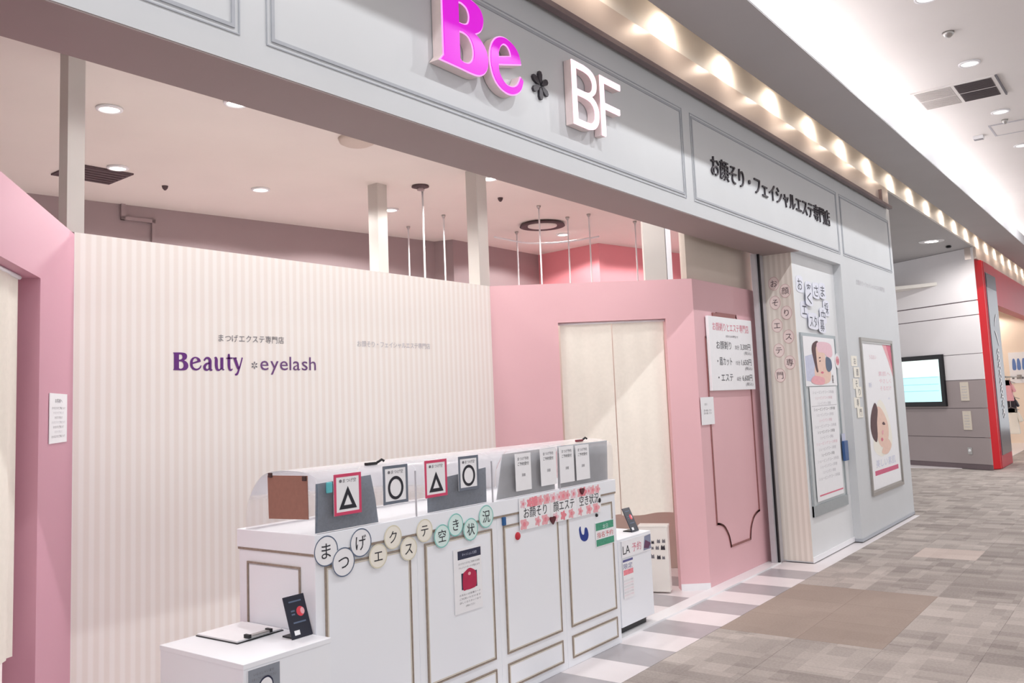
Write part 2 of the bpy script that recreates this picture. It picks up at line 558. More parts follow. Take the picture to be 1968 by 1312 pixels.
# ---- shop partitions
S('wall_back', MB().box(2.11, 5.405, 4.25, 4.33, 0, 2.42), M['stripes'])
S('baseboard_back', MB().box(2.11, 5.4, 4.24, 4.25, 0, 0.06), M['paper'])
RD = Fr((5.405, 4.25, 0), (0.995, -1.27, 0), (-1.27, -0.995, 0))        # diagonal wall with the doorway
RL = math.hypot(0.995, 1.27)
d0, d1 = 0.53, 1.387
S('wall_right', MB().fbox(RD, 0, d0, 0, 2.42, -0.1, 0).fbox(RD, d1, RL, 0, 2.42, -0.1, 0).fbox(RD, d0, d1, 2.108, 2.42, -0.1, 0), M['pink'])
S('baseboard_right', MB().fbox(RD, 0, d0, 0, 0.05, 0, 0.01).fbox(RD, d1, RL, 0, 0.05, 0, 0.01), M['paper'])
wp = S('wall_panel', MB().box(6.40, 7.80, 2.98, 3.08, 0, 2.42), M['pink'])
S('wall_upper', MB().box(6.42, 7.80, 3.03, 3.08, 2.42, 3.35), M['beige'])
LD = Fr((2.11, 4.25, 0), (0.62, 0.785, 0), (0.785, -0.62, 0))           # mirrored wall on the near side; u is negative here
S('wall_left', MB().fbox(LD, -0.612, 0, 0, 2.41, -0.12, 0).fbox(LD, -1.75, -1.47, 0, 2.41, -0.12, 0).fbox(LD, -1.47, -0.612, 2.1, 2.41, -0.12, 0), M['pink2'])
S('wall_left_panel', MB().box(-3, 1.03, 2.88, 2.98, 0, 2.41), M['pink2'])
for fr_, a, b in ((RD, d0 - 0.1, d1 + 0.1), (LD, -1.6, -0.5)):
    S('wall_inner', MB().fbox(fr_, a - 0.3, b + 0.25, 0, 2.3, -0.95, -0.9), M['beige'])

# scalloped gold line on the pink panel
def scallop(fr, w, t):
    q = [(6.585, 0.47), (6.64, 0.462), (6.722, 0.43), (6.79, 0.36), (6.815, 0.30), (6.826, 0.26)]
    arc = smooth(q, False, 5)
    mx = lambda p: (2 * 7.03 - p[0], p[1])
    mz = lambda p: (p[0], 2 * 1.2125 - p[1])
    loop = arc + [mx(p) for p in arc[::-1]] + [mz(mx(p)) for p in arc] + [mz(p) for p in arc[::-1]]
    mb = MB(); n = len(loop)
    for i in range(n):
        a, b = Vector(loop[i]), Vector(loop[(i + 1) % n])
        d = (b - a).normalized(); k = Vector((-d.y, d.x)) * t / 2; e = d * t * 0.4
        mb.fpoly(fr, [tuple(a - e - k), tuple(b + e - k), tuple(b + e + k), tuple(a - e + k)], -0.001, w)
    return mb
scallop(FF(2.98), 0.007, 0.016).build('moulding', M['rose_gold'], wp)

# ---- the room behind the partitions
def wall_run(pts, z0, z1, th=0.06):
    mb = MB()
    for (a, b) in zip(pts, pts[1:]):
        a, b = Vector(a), Vector(b); d = (b - a).normalized(); nrm = Vector((-d.y, d.x))
        fr = Fr((a.x, a.y, 0), (d.x, d.y, 0), (nrm.x, nrm.y, 0))
        mb.fbox(fr, 0, (b - a).length, z0, z1, 0, th)
    return mb
S('ceiling_shop', MB().box(-3, 12, 2.9, 9, 3.35, 3.42), M['shopceil'])
S('wall_rear', wall_run([(-3, 8.38), (3.67, 7.21), (7.34, 6.55), (7.41, 6.33), (9.06, 6.3)], 0, 3.35), M['backwall'])
S('wall_rear_coral', wall_run([(9.05, 6.36), (8.92, 5.33), (11.1, 4.86)], 0, 3.35), M['coral'])
S('wall_end', MB().box(11.09, 11.15, 2.9, 9, 0, 3.87), M['fascia'])
S('wall_far_left', MB().box(-3.06, -3, 2.9, 9, 0, 3.35), M['backwall'])
MBc = MB()
for a, b, c, d in ((3.95, 3.985, 3.21, 3.35), (3.95, 4.24, 3.21, 3.24), (4.21, 4.24, 2.3, 3.24)):
    fr = Fr((3.67, 7.21, 0), (3.67, -0.66, 0), (-0.66, -3.67, 0))
    fr = Fr(tuple(fr(0, 0, 0.004)), tuple(fr.x), tuple(fr.n))
    MBc.fbox(fr, (a - 3.67) * 1.016, (b - 3.67) * 1.016, c, d, 0, 0.025)
tag(MBc.build('cable_conduit', M['backwall']), 'stepped cable conduit running down the mauve rear wall', 'conduit')
pa = MB().box(2.072, 2.158, 4.25, 4.335, 2.42, 3.35).build('trim_3', M['post'], kind='structure')
MB().box(5.285, 5.41, 4.25, 4.36, 2.42, 3.35).build('trim_4', M['post'], kind='structure')
MB().box(5.03, 5.14, 5.10, 5.21, 0, 3.35).build('trim_5', M['post'], kind='structure')
MB().fbox(RD, 1.245, 1.42, 2.42, 3.35, -0.08, -0.01).build('trim_6', M['post'], kind='structure')
MB().fbox(RD, 1.425, 1.465, 2.42, 3.35, -0.06, 0.0).build('trim_7', M['paper'], kind='structure')

# ---- mall ceiling: slot, soffit, lip with cove, high ceiling
slot = S('ceiling_slot', MB().box(-6, 32, 2.53, 2.56, 3.872, 4.15).box(-6, 32, 2.27, 2.3, 3.90, 4.15).box(-6, 32, 2.27, 2.56, 4.13, 4.17), M['offwhite'])
S('ceiling_soffit', MB().box(-6, 32, 1.84, 2.30, 3.868, 3.90), M['soffit2'])
S('ceiling_lip', MB().box(-6, 32, 1.90, 2.28, 3.99, 4.03).box(-6, 32, 2.25, 2.27, 4.03, 4.5), M['ceiling'])
S('ceiling_edge', MB().box(-6, 32, 1.838, 1.90, 3.875, 4.05), mat('pale_grey_lip', (196, 195, 198), 0.6, var=0.01, scale=2))
mallceil = S('ceiling', MB().box(-6, 32, -9, 2.27, 4.5, 4.56), M['ceiling'])
S('ceiling_corridor', MB().box(11.15, 20, 2.56, 9, 3.87, 3.93), M['soffit2'])
led = MB()
led.box(-6, 32, 2.15, 2.23, 4.031, 4.045)
tag(led.build('cove_light_strip', M['coveled']), 'hidden white light strip lying behind the ceiling lip', 'light')

# ---- corridor wall with the screen: separate panels
TA = Vector((17.877, 4.041)); TB = Vector((17.025, 2.644)); TD = (TB - TA).normalized()
TV = Fr((TA.x, TA.y, 0), (TD.x, TD.y, 0), (TD.y, -TD.x, 0))
wt = S('wall_corridor', MB().fbox(TV, -5, 1.63, 0, 3.87, -0.1, -0.012), M['taupe_dark'])
for (z0, z1, k) in ((0.09, 0.545, 1), (0.555, 1.055, 1), (1.065, 1.55, 1), (1.56, 2.005, 0), (2.015, 2.675, 0), (2.69, 2.925, 0), (2.945, 3.865, 0)):
    for a, b in ((-4.2, -1.8), (-1.795, 1.73)):
        MB().fbox(TV, a, b, z0, z1, -0.012, 0.0).build('wall_panel', M['tvpanel2' if k else 'tvpanel'], wt)
S('baseboard_corridor', MB().fbox(TV, -4.2, 1.73, 0, 0.085, -0.012, 0.006), M['taupe_dark'])

# ---- red shop beyond
S('wall_red_fascia', MB().box(18.66, 32, 2.5, 2.7, 2.95, 3.66), M['redfascia'])
S('wall_red_rear', MB().box(18.0, 32, 4.6, 4.7, 0, 3.5), mat('lit_cream_wall', (250, 232, 214), 0.6, var=0.02, scale=2))
S('wall_red_side', MB().box(24.5, 24.6, 2.7, 4.7, 0, 3.3), mat('lit_cream_wall', (250, 232, 214)))
S('ceiling_red', MB().box(17.4, 32, 2.7, 4.7, 3.3, 3.36), M['offwhite'])
S('wall_red_frieze', MB().box(17.0, 32, 2.52, 2.7, 3.66, 3.87), M['frieze'])
S('floor_red', MB().box(17.3, 32, 2.7, 4.7, -0.007, 0.004), M['tile_w'])

# ================================================================== LAMPS
def downlight(loc, label, group, r, lens, power, color, size=150, rad=0.05, up=False):
    x, y, z = loc
    t = thing('ceiling_downlight', (x, y, z), label, 'downlight', group)
    MB().lathe((x, y, z), [(r * 1.0, 0.0), (r * 1.28, -0.002), (r * 1.26, -0.012), (r * 1.0, -0.016), (r * 0.98, -0.004)], 24).build('trim_ring', M['paper'], t, shade=True)
    MB().lathe((x, y, z), [(r * 0.97, -0.003), (r * 0.97, -0.008), (r * 0.6, -0.011)], 24).build('lens', lens, t, shade=True)
    if power:
        spot('downlight_lamp', (x, y, z - 0.03), power, math.radians(size), rad, color, parent=t, blend=0.15)
    return t
GM = 'mall ceiling downlights in a row above the walkway'
for i, x in enumerate((-1.2, 1.2, 3.45, 5.4, 7.22, 9.02, 10.91, 12.7, 14.5, 16.3)):
    lab = {7.22: 'white recessed downlight in mall ceiling, topmost in the picture',
           9.02: 'bright recessed mall downlight just beside the square air grille', 10.91: 'small recessed mall downlight just beyond the square air grille'}.get(x, 'white recessed downlight in the row along the mall ceiling')
    downlight((x, 1.24, 4.5), lab, GM, 0.075, M['lampoff'], MALL_W, (0.98, 0.985, 1.0), 152, 0.015)
for x, pw in ((-1, 45), (4, 45), (9, 45), (14, 240), (19, 240)):  # unseen fill lamps added to brighten the mall, strongest at the far end
    downlight((x, -1.6, 4.5), 'unseen downlight added as fill over the middle of the mall walkway', 'unseen fill downlights added over the middle of the walkway', 0.09, M['lampoff'], pw, (0.97, 0.98, 1.0), 160, 0.1)
GS = 'shop ceiling downlights'
for loc, lab in (((2.65, 4.93), 'shop ceiling downlight nearest the pale corner post on the striped wall'),
                 ((3.34, 6.09), 'shop ceiling downlight at the edge of the dark ceiling vent'),
                 ((4.48, 5.91), 'shop ceiling downlight between dark vent and hanging post'),
                 ((5.81, 5.72), 'shop ceiling downlight just beyond the hanging grey post'),
                 ((8.11, 5.30), 'shop ceiling downlight above the coral red wall'),
                 ((3.10, 4.31), 'shop ceiling downlight half hidden by the front beam, above the striped wall'),
                 ((5.58, 4.35), 'shop ceiling downlight half hidden by front beam at the tall corner post'),
                 ((9.3, 4.2), 'added shop downlight out of sight, brightening the coral red wall')):  # last one is unseen, added to brighten the coral wall
    downlight(loc + (3.35,), lab, GS, 0.06, M['lampwhite'], SHOP_W * 1.15, (1, 0.975, 0.95), 160, 0.06)
for x in (1.2, 2.3, 3.4, 4.5, 5.6):  # unseen row added behind the front beam to light the striped wall
    downlight((x, 3.0, 3.35), 'unseen shop downlight added behind the front beam to light the striped wall', 'unseen downlights added above the counter', 0.06, M['lampwhite'], SHOP_W * 0.38, (1, 0.985, 0.975), 160, 0.08)
for i in range(26):
    x = 1.25 + i * 1.0
    on_ = ('first', 'second', 'third', 'fourth', 'fifth', 'sixth', 'seventh', 'eighth', 'ninth', 'tenth', 'eleventh', 'twelfth')
    sl = 'small warm lamp in the ceiling slot, %s lamp counted from the picture top' % on_[i - 4] if 4 <= i < 16 else ('small warm lamp in the ceiling slot before the first one in view' if i < 4 else 'small warm lamp in the crowded far end of the ceiling slot')
    t = thing('slot_lamp', (x, 2.42, 4.13), sl, 'lamp', 'warm lamps in the ceiling slot')
    MB().lathe((x, 2.42, 4.13), [(0.035, 0.0), (0.04, -0.05), (0.032, -0.055)], 16).build('housing', M['metal'], t, shade=True)
    MB().lathe((x, 2.42, 4.13), [(0.030, -0.054), (0.030, -0.058), (0.02, -0.062)], 16).build('lens', M['lampwarm'], t, shade=True)
    spot('slot_lamp_light', (x, 2.40, 4.05), SLOT_W * 2, math.radians(172), 0.03, (1.0, 0.84, 0.70), parent=t, aim=(x, 2.56, 3.80), blend=1.0)
t = thing('corridor_downlight', (15.68, 2.96, 3.87), 'oval glowing downlight in the low grey corridor ceiling', 'downlight')
MB().lathe((15.68, 2.96, 3.87), [(0.17, 0.0), (0.2, -0.002), (0.19, -0.012), (0.165, -0.012)], 28).build('trim_ring', M['paper'], t, shade=True)
MB().lathe((15.68, 2.96, 3.87), [(0.165, -0.002), (0.165, -0.010), (0.1, -0.012)], 28).build('lens', M['lampwhite'], t, shade=True)
spot('corridor_lamp', (15.68, 2.96, 3.83), 160, math.radians(174), 0.1, (1, 0.97, 0.95), parent=t)
tag(MB().lathe((16.47, 2.85, 3.87), [(0.03, 0), (0.05, -0.02), (0.03, -0.04)], 14).build('ceiling_sensor', M['black'], shade=True), 'small black ceiling sensor beside the oval corridor downlight', 'sensor')
for x in (19.5, 21.5, 24):
    downlight((x, 3.6, 3.3), 'bright downlight inside the red fronted shop', 'downlights in the red shop', 0.09, M['lampwhite'], 60, (1, 0.93, 0.84), 150, 0.1)

# ---- things on the mall ceiling
t = thing('air_grille', (9.9, 1.5, 4.5), 'square air grille with two pale and two dark panels on mall ceiling', 'vent')
MB().box(9.55, 10.25, 1.105, 1.88, 4.488, 4.5).build('frame', M['ceiling'], t)
for y0, y1, key in ((1.14, 1.475, 'ink'), (1.51, 1.85, 'pale_ink')):
    for x0 in (9.58, 9.91):
        p = MB().box(x0, x0 + 0.30, y0, y1, 4.484, 4.489).build('grille_panel', mat('grille_dark', (84, 76, 78), 0.6) if key == 'ink' else mat('grille_pale', (196, 190, 188), 0.6), t)
        for k in range(8):
            MB().box(x0 + 0.02 + k * 0.036, x0 + 0.03 + k * 0.036, y0 + 0.01, y1 - 0.01, 4.480, 4.485).build('louvre', mat('grille_dark', (84, 76, 78)) if key == 'ink' else mat('grille_pale', (196, 190, 188)), p)
MB().box(9.55, 10.25, 1.085, 1.10, 4.478, 4.5).build('hinge_strip', M['grey_ink'], t)
tag(MB().lathe((8.09, 1.25, 4.5), [(0.05, 0), (0.045, -0.02), (0.02, -0.045)], 14).build('sprinkler_head', M['metal'], shade=True), 'small metal sprinkler on mall ceiling between the topmost downlight and the grille', 'sprinkler')
tag(MB().lathe((11.31, 1.25, 4.5), [(0.035, 0), (0.03, -0.02), (0.012, -0.05)], 12).build('sprinkler_head', M['metal'], shade=True), 'small metal sprinkler on mall ceiling beside the far downlight', 'sprinkler')
t = thing('ceiling_sign_box', (11.84, 1.6, 4.5), 'tiny grey striped box fixed on the white mall ceiling', 'sensor')
MB().box(11.79, 11.89, 1.55, 1.66, 4.46, 4.5).build('housing', M['paper'], t, bevel=0.004)
for k in range(3):
    MB().box(11.80 + k * 0.03, 11.812 + k * 0.03, 1.555, 1.655, 4.457, 4.461).build('slot', M['grey_ink'], t)
t = thing('access_hatch', (12.0, 1.1, 4.5), 'white rectangular access hatch outlined on the mall ceiling', 'hatch')
MB().box(11.45, 11.95, 0.6, 1.42, 4.494, 4.5).build('panel', M['ceiling'], t)
MB().frame(Fr((0, 0, 4.5), (1, 0, 0), (0, 0, -1), (0, 1, 0)), 11.43, 11.97, 0.58, 1.44, 0.02, 0, 0.010).build('frame', M['pale_ink'], t)

# ---- things on the shop ceiling
t = thing('air_vent', (3.3, 6.38, 3.35), 'dark square air vent in the shop ceiling beside the corner post', 'vent')
fv = Fr((3.3, 6.38, 3.35), (1, -0.05, 0), (0, 0, -1), (0.05, 1, 0))
MB().fbox(fv, -0.22, 0.22, -0.2, 0.2, 0, 0.012).build('backing', mat('vent_dark', (96, 78, 82), 0.7), t)
for k in range(6):
    MB().fbox(fv, -0.2, 0.2, -0.18 + k * 0.065, -0.165 + k * 0.065, 0.012, 0.02).build('louvre', mat('vent_slat', (112, 94, 98), 0.6), t)
t = thing('round_diffuser', (7.46, 5.13, 3.35), 'dark ring shaped air diffuser on the pink lit shop ceiling', 'vent')
MB().lathe((7.46, 5.13, 3.35), [(0.16, 0), (0.23, -0.01), (0.24, -0.03), (0.20, -0.035), (0.16, -0.02)], 28).build('ring', mat('vent_dark', (96, 78, 82)), t, shade=True)
MB().lathe((7.46, 5.13, 3.35), [(0.155, -0.002), (0.155, -0.03), (0.1, -0.04)], 24).build('core', M['shopceil'], t, shade=True)
t = thing('ceiling_speaker', (5.36, 4.92, 3.35), 'small round dark ceiling fitting beside hanging post and rods', 'speaker')
MB().lathe((5.36, 4.92, 3.35), [(0.07, 0), (0.075, -0.012), (0.05, -0.02)], 20).build('rim', mat('vent_dark', (96, 78, 82)), t, shade=True)
MB().lathe((5.36, 4.92, 3.35), [(0.03, -0.02), (0.028, -0.04), (0.01, -0.045)], 14).build('core', M['backwall'], t, shade=True)
tag(MB().lathe((4.09, 4.33, 3.35), [(0.13, 0), (0.12, -0.03), (0.09, -0.045), (0.02, -0.05)], 24).build('smoke_detector', M['beige'], shade=True), 'round beige smoke detector peeping out under the front beam', 'detector')
for x, y, lab in ((3.88, 6.35, 'tiny dark sprinkler head beside the dark ceiling vent'), (6.21, 4.72, 'tiny dark sprinkler head beside the tall corner post')):
    tag(MB().lathe((x, y, 3.35), [(0.025, 0), (0.02, -0.02), (0.008, -0.035)], 12).build('sprinkler_head', mat('vent_dark', (96, 78, 82)), shade=True), lab, 'sprinkler')
for k, (x, y, w) in enumerate(((6.51, 6.16, 'leftmost of the hanging rods'), (5.44, 4.97, 'below the round ceiling fitting'), (6.37, 5.55, 'just before the tall corner post'),
                  (7.60, 5.57, 'at the end of the curved rail'), (6.73, 4.66, 'in front of the ring diffuser'), (7.38, 4.76, 'first past the ring diffuser'),
                  (7.42, 4.53, 'before the coral wall, middle one'), (8.10, 4.38, 'before the coral wall, rightmost of all'))):
    t = thing('hanging_rod', (x, y, 2.0), 'thin white rod hung from the shop ceiling, ' + w, 'rod', 'curtain rail rods hanging from the shop ceiling')
    MB().tube([(x, y, 2.0), (x, y, 3.345)], 0.008, 8).build('rod', M['paper'], t, shade=True)
    MB().lathe((x, y, 3.35), [(0.02, 0), (0.02, -0.012), (0.01, -0.03)], 12).build('ceiling_cap', M['metal'], t, shade=True)
arc = [(7.60 + 0.45 * math.sin(a), 5.57 - 0.45 + 0.45 * math.cos(a), 3.24) for a in [i * math.pi / 16 for i in range(9)]]
tag(MB().tube([(7.2, 5.57, 3.24)] + arc + [(8.05, 4.8, 3.24)], 0.010, 8).build('curtain_rail', M['paper'], shade=True), 'thin white curved curtain rail hung under the shop ceiling', 'rail')

# ================================================================== SIGNS
# traced outlines of the channel letters (metres on the fascia)
B_OUT = [(2.870, 3.046), (2.893, 3.072), (2.893, 3.372), (2.872, 3.400), (3.03, 3.404), (3.098, 3.400), (3.138, 3.392), (3.170, 3.372), (3.186, 3.335), (3.178, 3.295),
         (3.157, 3.266), (3.118, 3.242), (3.16, 3.224), (3.196, 3.190), (3.212, 3.150), (3.208, 3.105), (3.180, 3.066), (3.139, 3.046), (3.08, 3.042), (3.0, 3.044)]
B_COR = {0, 1, 2, 3, 11}
B_C1 = [(3.003, 3.258), (3.003, 3.362), (3.030, 3.366), (3.068, 3.352), (3.084, 3.318), (3.074, 3.280), (3.045, 3.262)]
B_C2 = [(3.003, 3.085), (3.003, 3.222), (3.042, 3.224), (3.078, 3.212), (3.102, 3.180), (3.108, 3.142), (3.098, 3.105), (3.068, 3.080), (3.03, 3.074)]
E_OUT = [(3.303, 3.152), (3.308, 3.112), (3.332, 3.080), (3.368, 3.060), (3.417, 3.062), (3.461, 3.087), (3.488, 3.130), (3.507, 3.118), (3.487, 3.072), (3.447, 3.039),
         (3.393, 3.022), (3.331, 3.029), (3.282, 3.057), (3.252, 3.105), (3.243, 3.160), (3.252, 3.222), (3.282, 3.268), (3.322, 3.292), (3.370, 3.300), (3.420, 3.290),
         (3.455, 3.272), (3.480, 3.242), (3.492, 3.204)]
E_COR = {0, 6, 7, 22}
E_C = [(3.306, 3.186), (3.310, 3.218), (3.326, 3.250), (3.354, 3.270), (3.384, 3.268), (3.406, 3.248), (3.416, 3.219)]
bo, b1, b2 = smooth(B_OUT, True, 6, B_COR), smooth(B_C1, True, 6, {0, 1}), smooth(B_C2, True, 6, {0, 1})
eo, ec = smooth(E_OUT, True, 6, E_COR), smooth(E_C, True, 6, {0, 6})
FA = FF(2.55)
def channel(name, loops, label, depth, rim, face, rimmat, body):
    us = [p[0] for p in loops[0]]; vv = [p[1] for p in loops[0]]
    t = thing(name, ((min(us) + max(us)) / 2, 2.55, min(vv)), label, 'sign letter', 'lit letters on the shop fascia')
    vs, fs = outline(loops, depth / 2 - 0.004, rim)
    MB().fmesh(FA, [(a, b, c + depth / 2) for a, b, c in vs], fs).build('letter_return', body, t)
    vs, fs = outline(loops, 0.002, rim)
    MB().fmesh(FA, [(a, b, c + depth - 0.006) for a, b, c in vs], fs).build('letter_rim', rimmat, t)
    vs, fs = outline(loops, 0.002)
    MB().fmesh(FA, [(a, b, c + depth - 0.001) for a, b, c in vs], fs).build('letter_face', face, t)
channel('channel_letter', [bo, b1, b2], 'large glowing magenta capital letter on the grey fascia', 0.068, 0.006, M['magenta'], M['magrim'], M['shellpink'])
channel('channel_letter', [eo, ec], 'glowing magenta lowercase letter beside the black asterisk', 0.062, 0.006, M['magenta'], M['magrim'], M['shellpink'])
# thin pink-white letters
def strip_loops(poly, t):
    return poly
bw = 0.036
BB = [[(3.985, 3.015), (3.985, 3.378), (4.10, 3.378), (4.17, 3.368), (4.222, 3.338), (4.236, 3.292), (4.222, 3.245), (4.178, 3.213), (4.226, 3.184), (4.250, 3.135), (4.242, 3.075), (4.204, 3.032), (4.14, 3.015)],
      [(3.985 + bw, 3.222), (3.985 + bw, 3.346), (4.10, 3.346), (4.155, 3.338), (4.190, 3.315), (4.200, 3.284), (4.188, 3.250), (4.155, 3.228), (4.10, 3.222)],
      [(3.985 + bw, 3.047), (3.985 + bw, 3.190), (4.10, 3.190), (4.165, 3.182), (4.204, 3.155), (4.214, 3.118), (4.203, 3.078), (4.170, 3.053), (4.12, 3.047)]]
bbl = [smooth(BB[0], True, 5, {0, 1, 2, 7, 12}), smooth(BB[1], True, 5, {0, 1, 2, 8}), smooth(BB[2], True, 5, {0, 1, 2, 8})]
channel('channel_letter', bbl, 'thin glowing pale pink letter with two bowls, right of the asterisk', 0.06, 0.003, M['pinklit'], M['pinklit'], M['shellpink'])
ffl = [[(4.285, 3.015), (4.285, 3.372), (4.515, 3.372), (4.515, 3.34), (4.321, 3.34), (4.321, 3.214), (4.497, 3.214), (4.497, 3.182), (4.321, 3.182), (4.321, 3.015)]]
channel('channel_letter', ffl, 'thin glowing pale pink letter with two arms, last on the fascia', 0.06, 0.003, M['pinklit'], M['pinklit'], M['shellpink'])
st = MB()
for k in range(6):
    a = math.radians(90 + 60 * k)
    P = [(0.008, 0), (0.03, 0.014), (0.062, 0.017), (0.078, 0.008), (0.078, -0.008), (0.062, -0.017), (0.03, -0.014)]
    st.fpoly(FA, [(3.735 + x * math.cos(a) - y * math.sin(a), 3.172 + x * math.sin(a) + y * math.cos(a)) for x, y in P], 0, 0.014)
tag(st.build('asterisk_sign', M['charcoal']), 'black six petal asterisk between the magenta and pale pink letters', 'sign')
t = thing('fascia_lettering', (7.3, 2.55, 3.08), 'row of dark Japanese lettering on the grey fascia', 'lettering')
for i, ch in enumerate('お顔そり・フェイシャルエステ専門店'):
    MB().text(FA, ch, 5.985 + i * 0.1655, 3.105, 0.168, 0.0, thick=0.012, center=True).build('character', M['charcoal'], t)

# lettering on the striped wall
WB = FF(4.25)
t = thing('wall_lettering', (3.15, 4.25, 1.72), 'bold purple word, small asterisk and slim purple word on striped wall', 'lettering')
def glyph_strokes(ch, u, s):
    mb = MB(); w = 0.0025
    q = lambda pts: [(u + a * s, 1.741 + b * s, c * s) for a, b, c in pts]
    if ch in 'Be':
        lp, ex, bz, h = (([bo, b1, b2], 2.87, 3.042, 0.36) if ch == 'B' else ([eo, ec], 3.243, 3.022, 0.36))
        vs, fs = outline([[((p[0] - ex) / h * s, (p[1] - bz) / h * s) for p in l] for l in lp], 0)
        return mb.fmesh(WB, [(u + a, 1.741 + b, w) for a, b, c in vs], fs)
    if ch == 'a':
        mb.ribbon(WB, q([(0.08, 0.56, 0.10), (0.20, 0.70, 0.10), (0.38, 0.70, 0.14), (0.47, 0.55, 0.20), (0.47, 0.2, 0.20), (0.52, 0.04, 0.14), (0.62, 0.04, 0.05)]), w)
        mb.ribbon(WB, q([(0.45, 0.42, 0.07), (0.25, 0.38, 0.12), (0.12, 0.24, 0.18), (0.14, 0.09, 0.16), (0.28, 0.03, 0.10), (0.44, 0.12, 0.06)]), w)
    if ch == 'u':
        mb.ribbon(WB, q([(0.02, 0.72, 0.05), (0.12, 0.74, 0.12), (0.15, 0.6, 0.2), (0.15, 0.3, 0.2), (0.2, 0.08, 0.17), (0.34, 0.03, 0.1), (0.48, 0.12, 0.06)]), w)
        mb.ribbon(WB, q([(0.52, 0.76, 0.2), (0.52, 0.4, 0.2), (0.52, 0.06, 0.2)]), w)
        mb.ribbon(WB, q([(0.56, 0.04, 0.08), (0.68, 0.05, 0.05)]), w)
    if ch == 't':
        mb.ribbon(WB, q([(0.17, 0.98, 0.12), (0.18, 0.7, 0.19), (0.18, 0.3, 0.19), (0.22, 0.08, 0.15), (0.32, 0.03, 0.1), (0.42, 0.10, 0.05)]), w)
        mb.ribbon(WB, q([(0.0, 0.72, 0.07), (0.2, 0.73, 0.08), (0.42, 0.74, 0.08)]), w)
    if ch == 'y':
        mb.ribbon(WB, q([(0.04, 0.76, 0.2), (0.16, 0.45, 0.2), (0.3, 0.1, 0.16)]), w)
        mb.ribbon(WB, q([(0.58, 0.78, 0.08), (0.46, 0.4, 0.09), (0.3, -0.02, 0.12), (0.2, -0.2, 0.14), (0.06, -0.25, 0.1)]), w)
        mb.ribbon(WB, q([(-0.1, 0.745, 0.05), (0.2, 0.745, 0.05)]), w)
    return mb
cx = 2.641
for ch, adv in (('B', 0.102), ('e', 0.079), ('a', 0.071), ('u', 0.079), ('t', 0.051), ('y', 0.07)):
    glyph_strokes(ch, cx, 0.096).build('character', M['purple'], t)
    cx += adv
sp_ = MB()
for k in range(6):
    a = math.radians(90 + 60 * k)
    sp_.fpoly(WB, [(3.162 + x * math.cos(a) - y * math.sin(a), 1.772 + x * math.sin(a) + y * math.cos(a)) for x, y in ((0.003, 0), (0.016, 0.005), (0.024, 0), (0.016, -0.005))], 0.002)
sp_.build('asterisk', M['grey_ink'], t)
cx = 3.203
for ch, wd, sz in (('e', 0.058, 0.118), ('y', 0.06, 0.118), ('e', 0.058, 0.118), ('l', 0.012, 0.118), ('a', 0.054, 0.118), ('s', 0.045, 0.118), ('h', 0.052, 0.118)):
    MB().text(WB, ch, cx, 1.745, sz, 0.0025, width=wd).build('character', mat('slim_purple_vinyl', (112, 72, 128), 0.4), t)
    cx += wd + 0.0135 if ch != 'y' else wd + 0.010
t = thing('wall_lettering', (3.14, 4.25, 1.9), 'tiny grey Japanese line above the bold purple word on striped wall', 'lettering')
for i, ch in enumerate('まつげエクステ専門店'):
    MB().text(WB, ch, 2.938 + i * 0.0463, 1.907, 0.046, 0.0025, center=True).build('character', M['grey_ink'], t)
t = thing('wall_lettering', (4.32, 4.25, 1.9), 'tiny faded grey Japanese line on striped wall beside pink doorway', 'lettering')
for i, ch in enumerate('お顔そり・フェイシャルエステ専門店'):
    MB().text(WB, ch, 3.99 + i * 0.0418, 1.905, 0.044, 0.0025, center=True).build('character', M['pale_ink'], t)

# ================================================================== CURTAINS
def curtain(fr, u0, u1, v0, v1, w, split, label, sway=0.0, seed=1):
    rnd = random.Random(seed)
    c = fr((u0 + u1) / 2, v0, w)
    t = thing('doorway_curtain', tuple(c), label, 'curtain')
    edges = [u0] + split + [u1]
    for a, b in zip(edges, edges[1:]):
        nu, nv = 40, 24
        ph = rnd.random() * 6
        vs, fs = [], []
        for jv in range(nv + 1):
            fv_ = jv / nv
            for iu in range(nu + 1):
                s_ = iu / nu
                amp = 0.003 + 0.006 * (1 - fv_)
                off = amp * math.sin(ph + s_ * 7) + 0.5 * amp * math.sin(ph * 2 + s_ * 17 + fv_)
                uu = a + 0.004 + (b - a - 0.008) * s_ + sway * (1 - fv_)
                vs.append((uu, v0 + (v1 - v0) * fv_ + 0.010 * math.sin(s_ * 6 + ph) * (1 - fv_), w + off))
        for jv in range(nv):
            for iu in range(nu):
                k = jv * (nu + 1) + iu
                fs.append((k, k + 1, k + nu + 2, k + nu + 1))
        mb = MB().fmesh(fr, vs, fs)
        mb.fmesh(fr, [(x, y, z - 0.003) for x, y, z in vs], [f[::-1] for f in fs])
        mb.build('cloth_panel', M['curtain'], t, shade=True)
    MB().tube([fr(u0 - 0.01, v1 + 0.006, w), fr(u1 + 0.01, v1 + 0.006, w)], 0.009, 8).build('curtain_rod', M['paper'], t, shade=True)
curtain(RD, d0 + 0.012, d1 - 0.012, 0.585, 2.092, -0.05, [d0 + 0.43], 'cream two panel cloth curtain in the pink doorway behind the counter', 0, 3)
curtain(LD, -1.45, -0.70, 0.59, 2.085, -0.06, [-1.1], 'cream cloth curtain in the rose pink doorway at the picture edge', 0.02, 5)

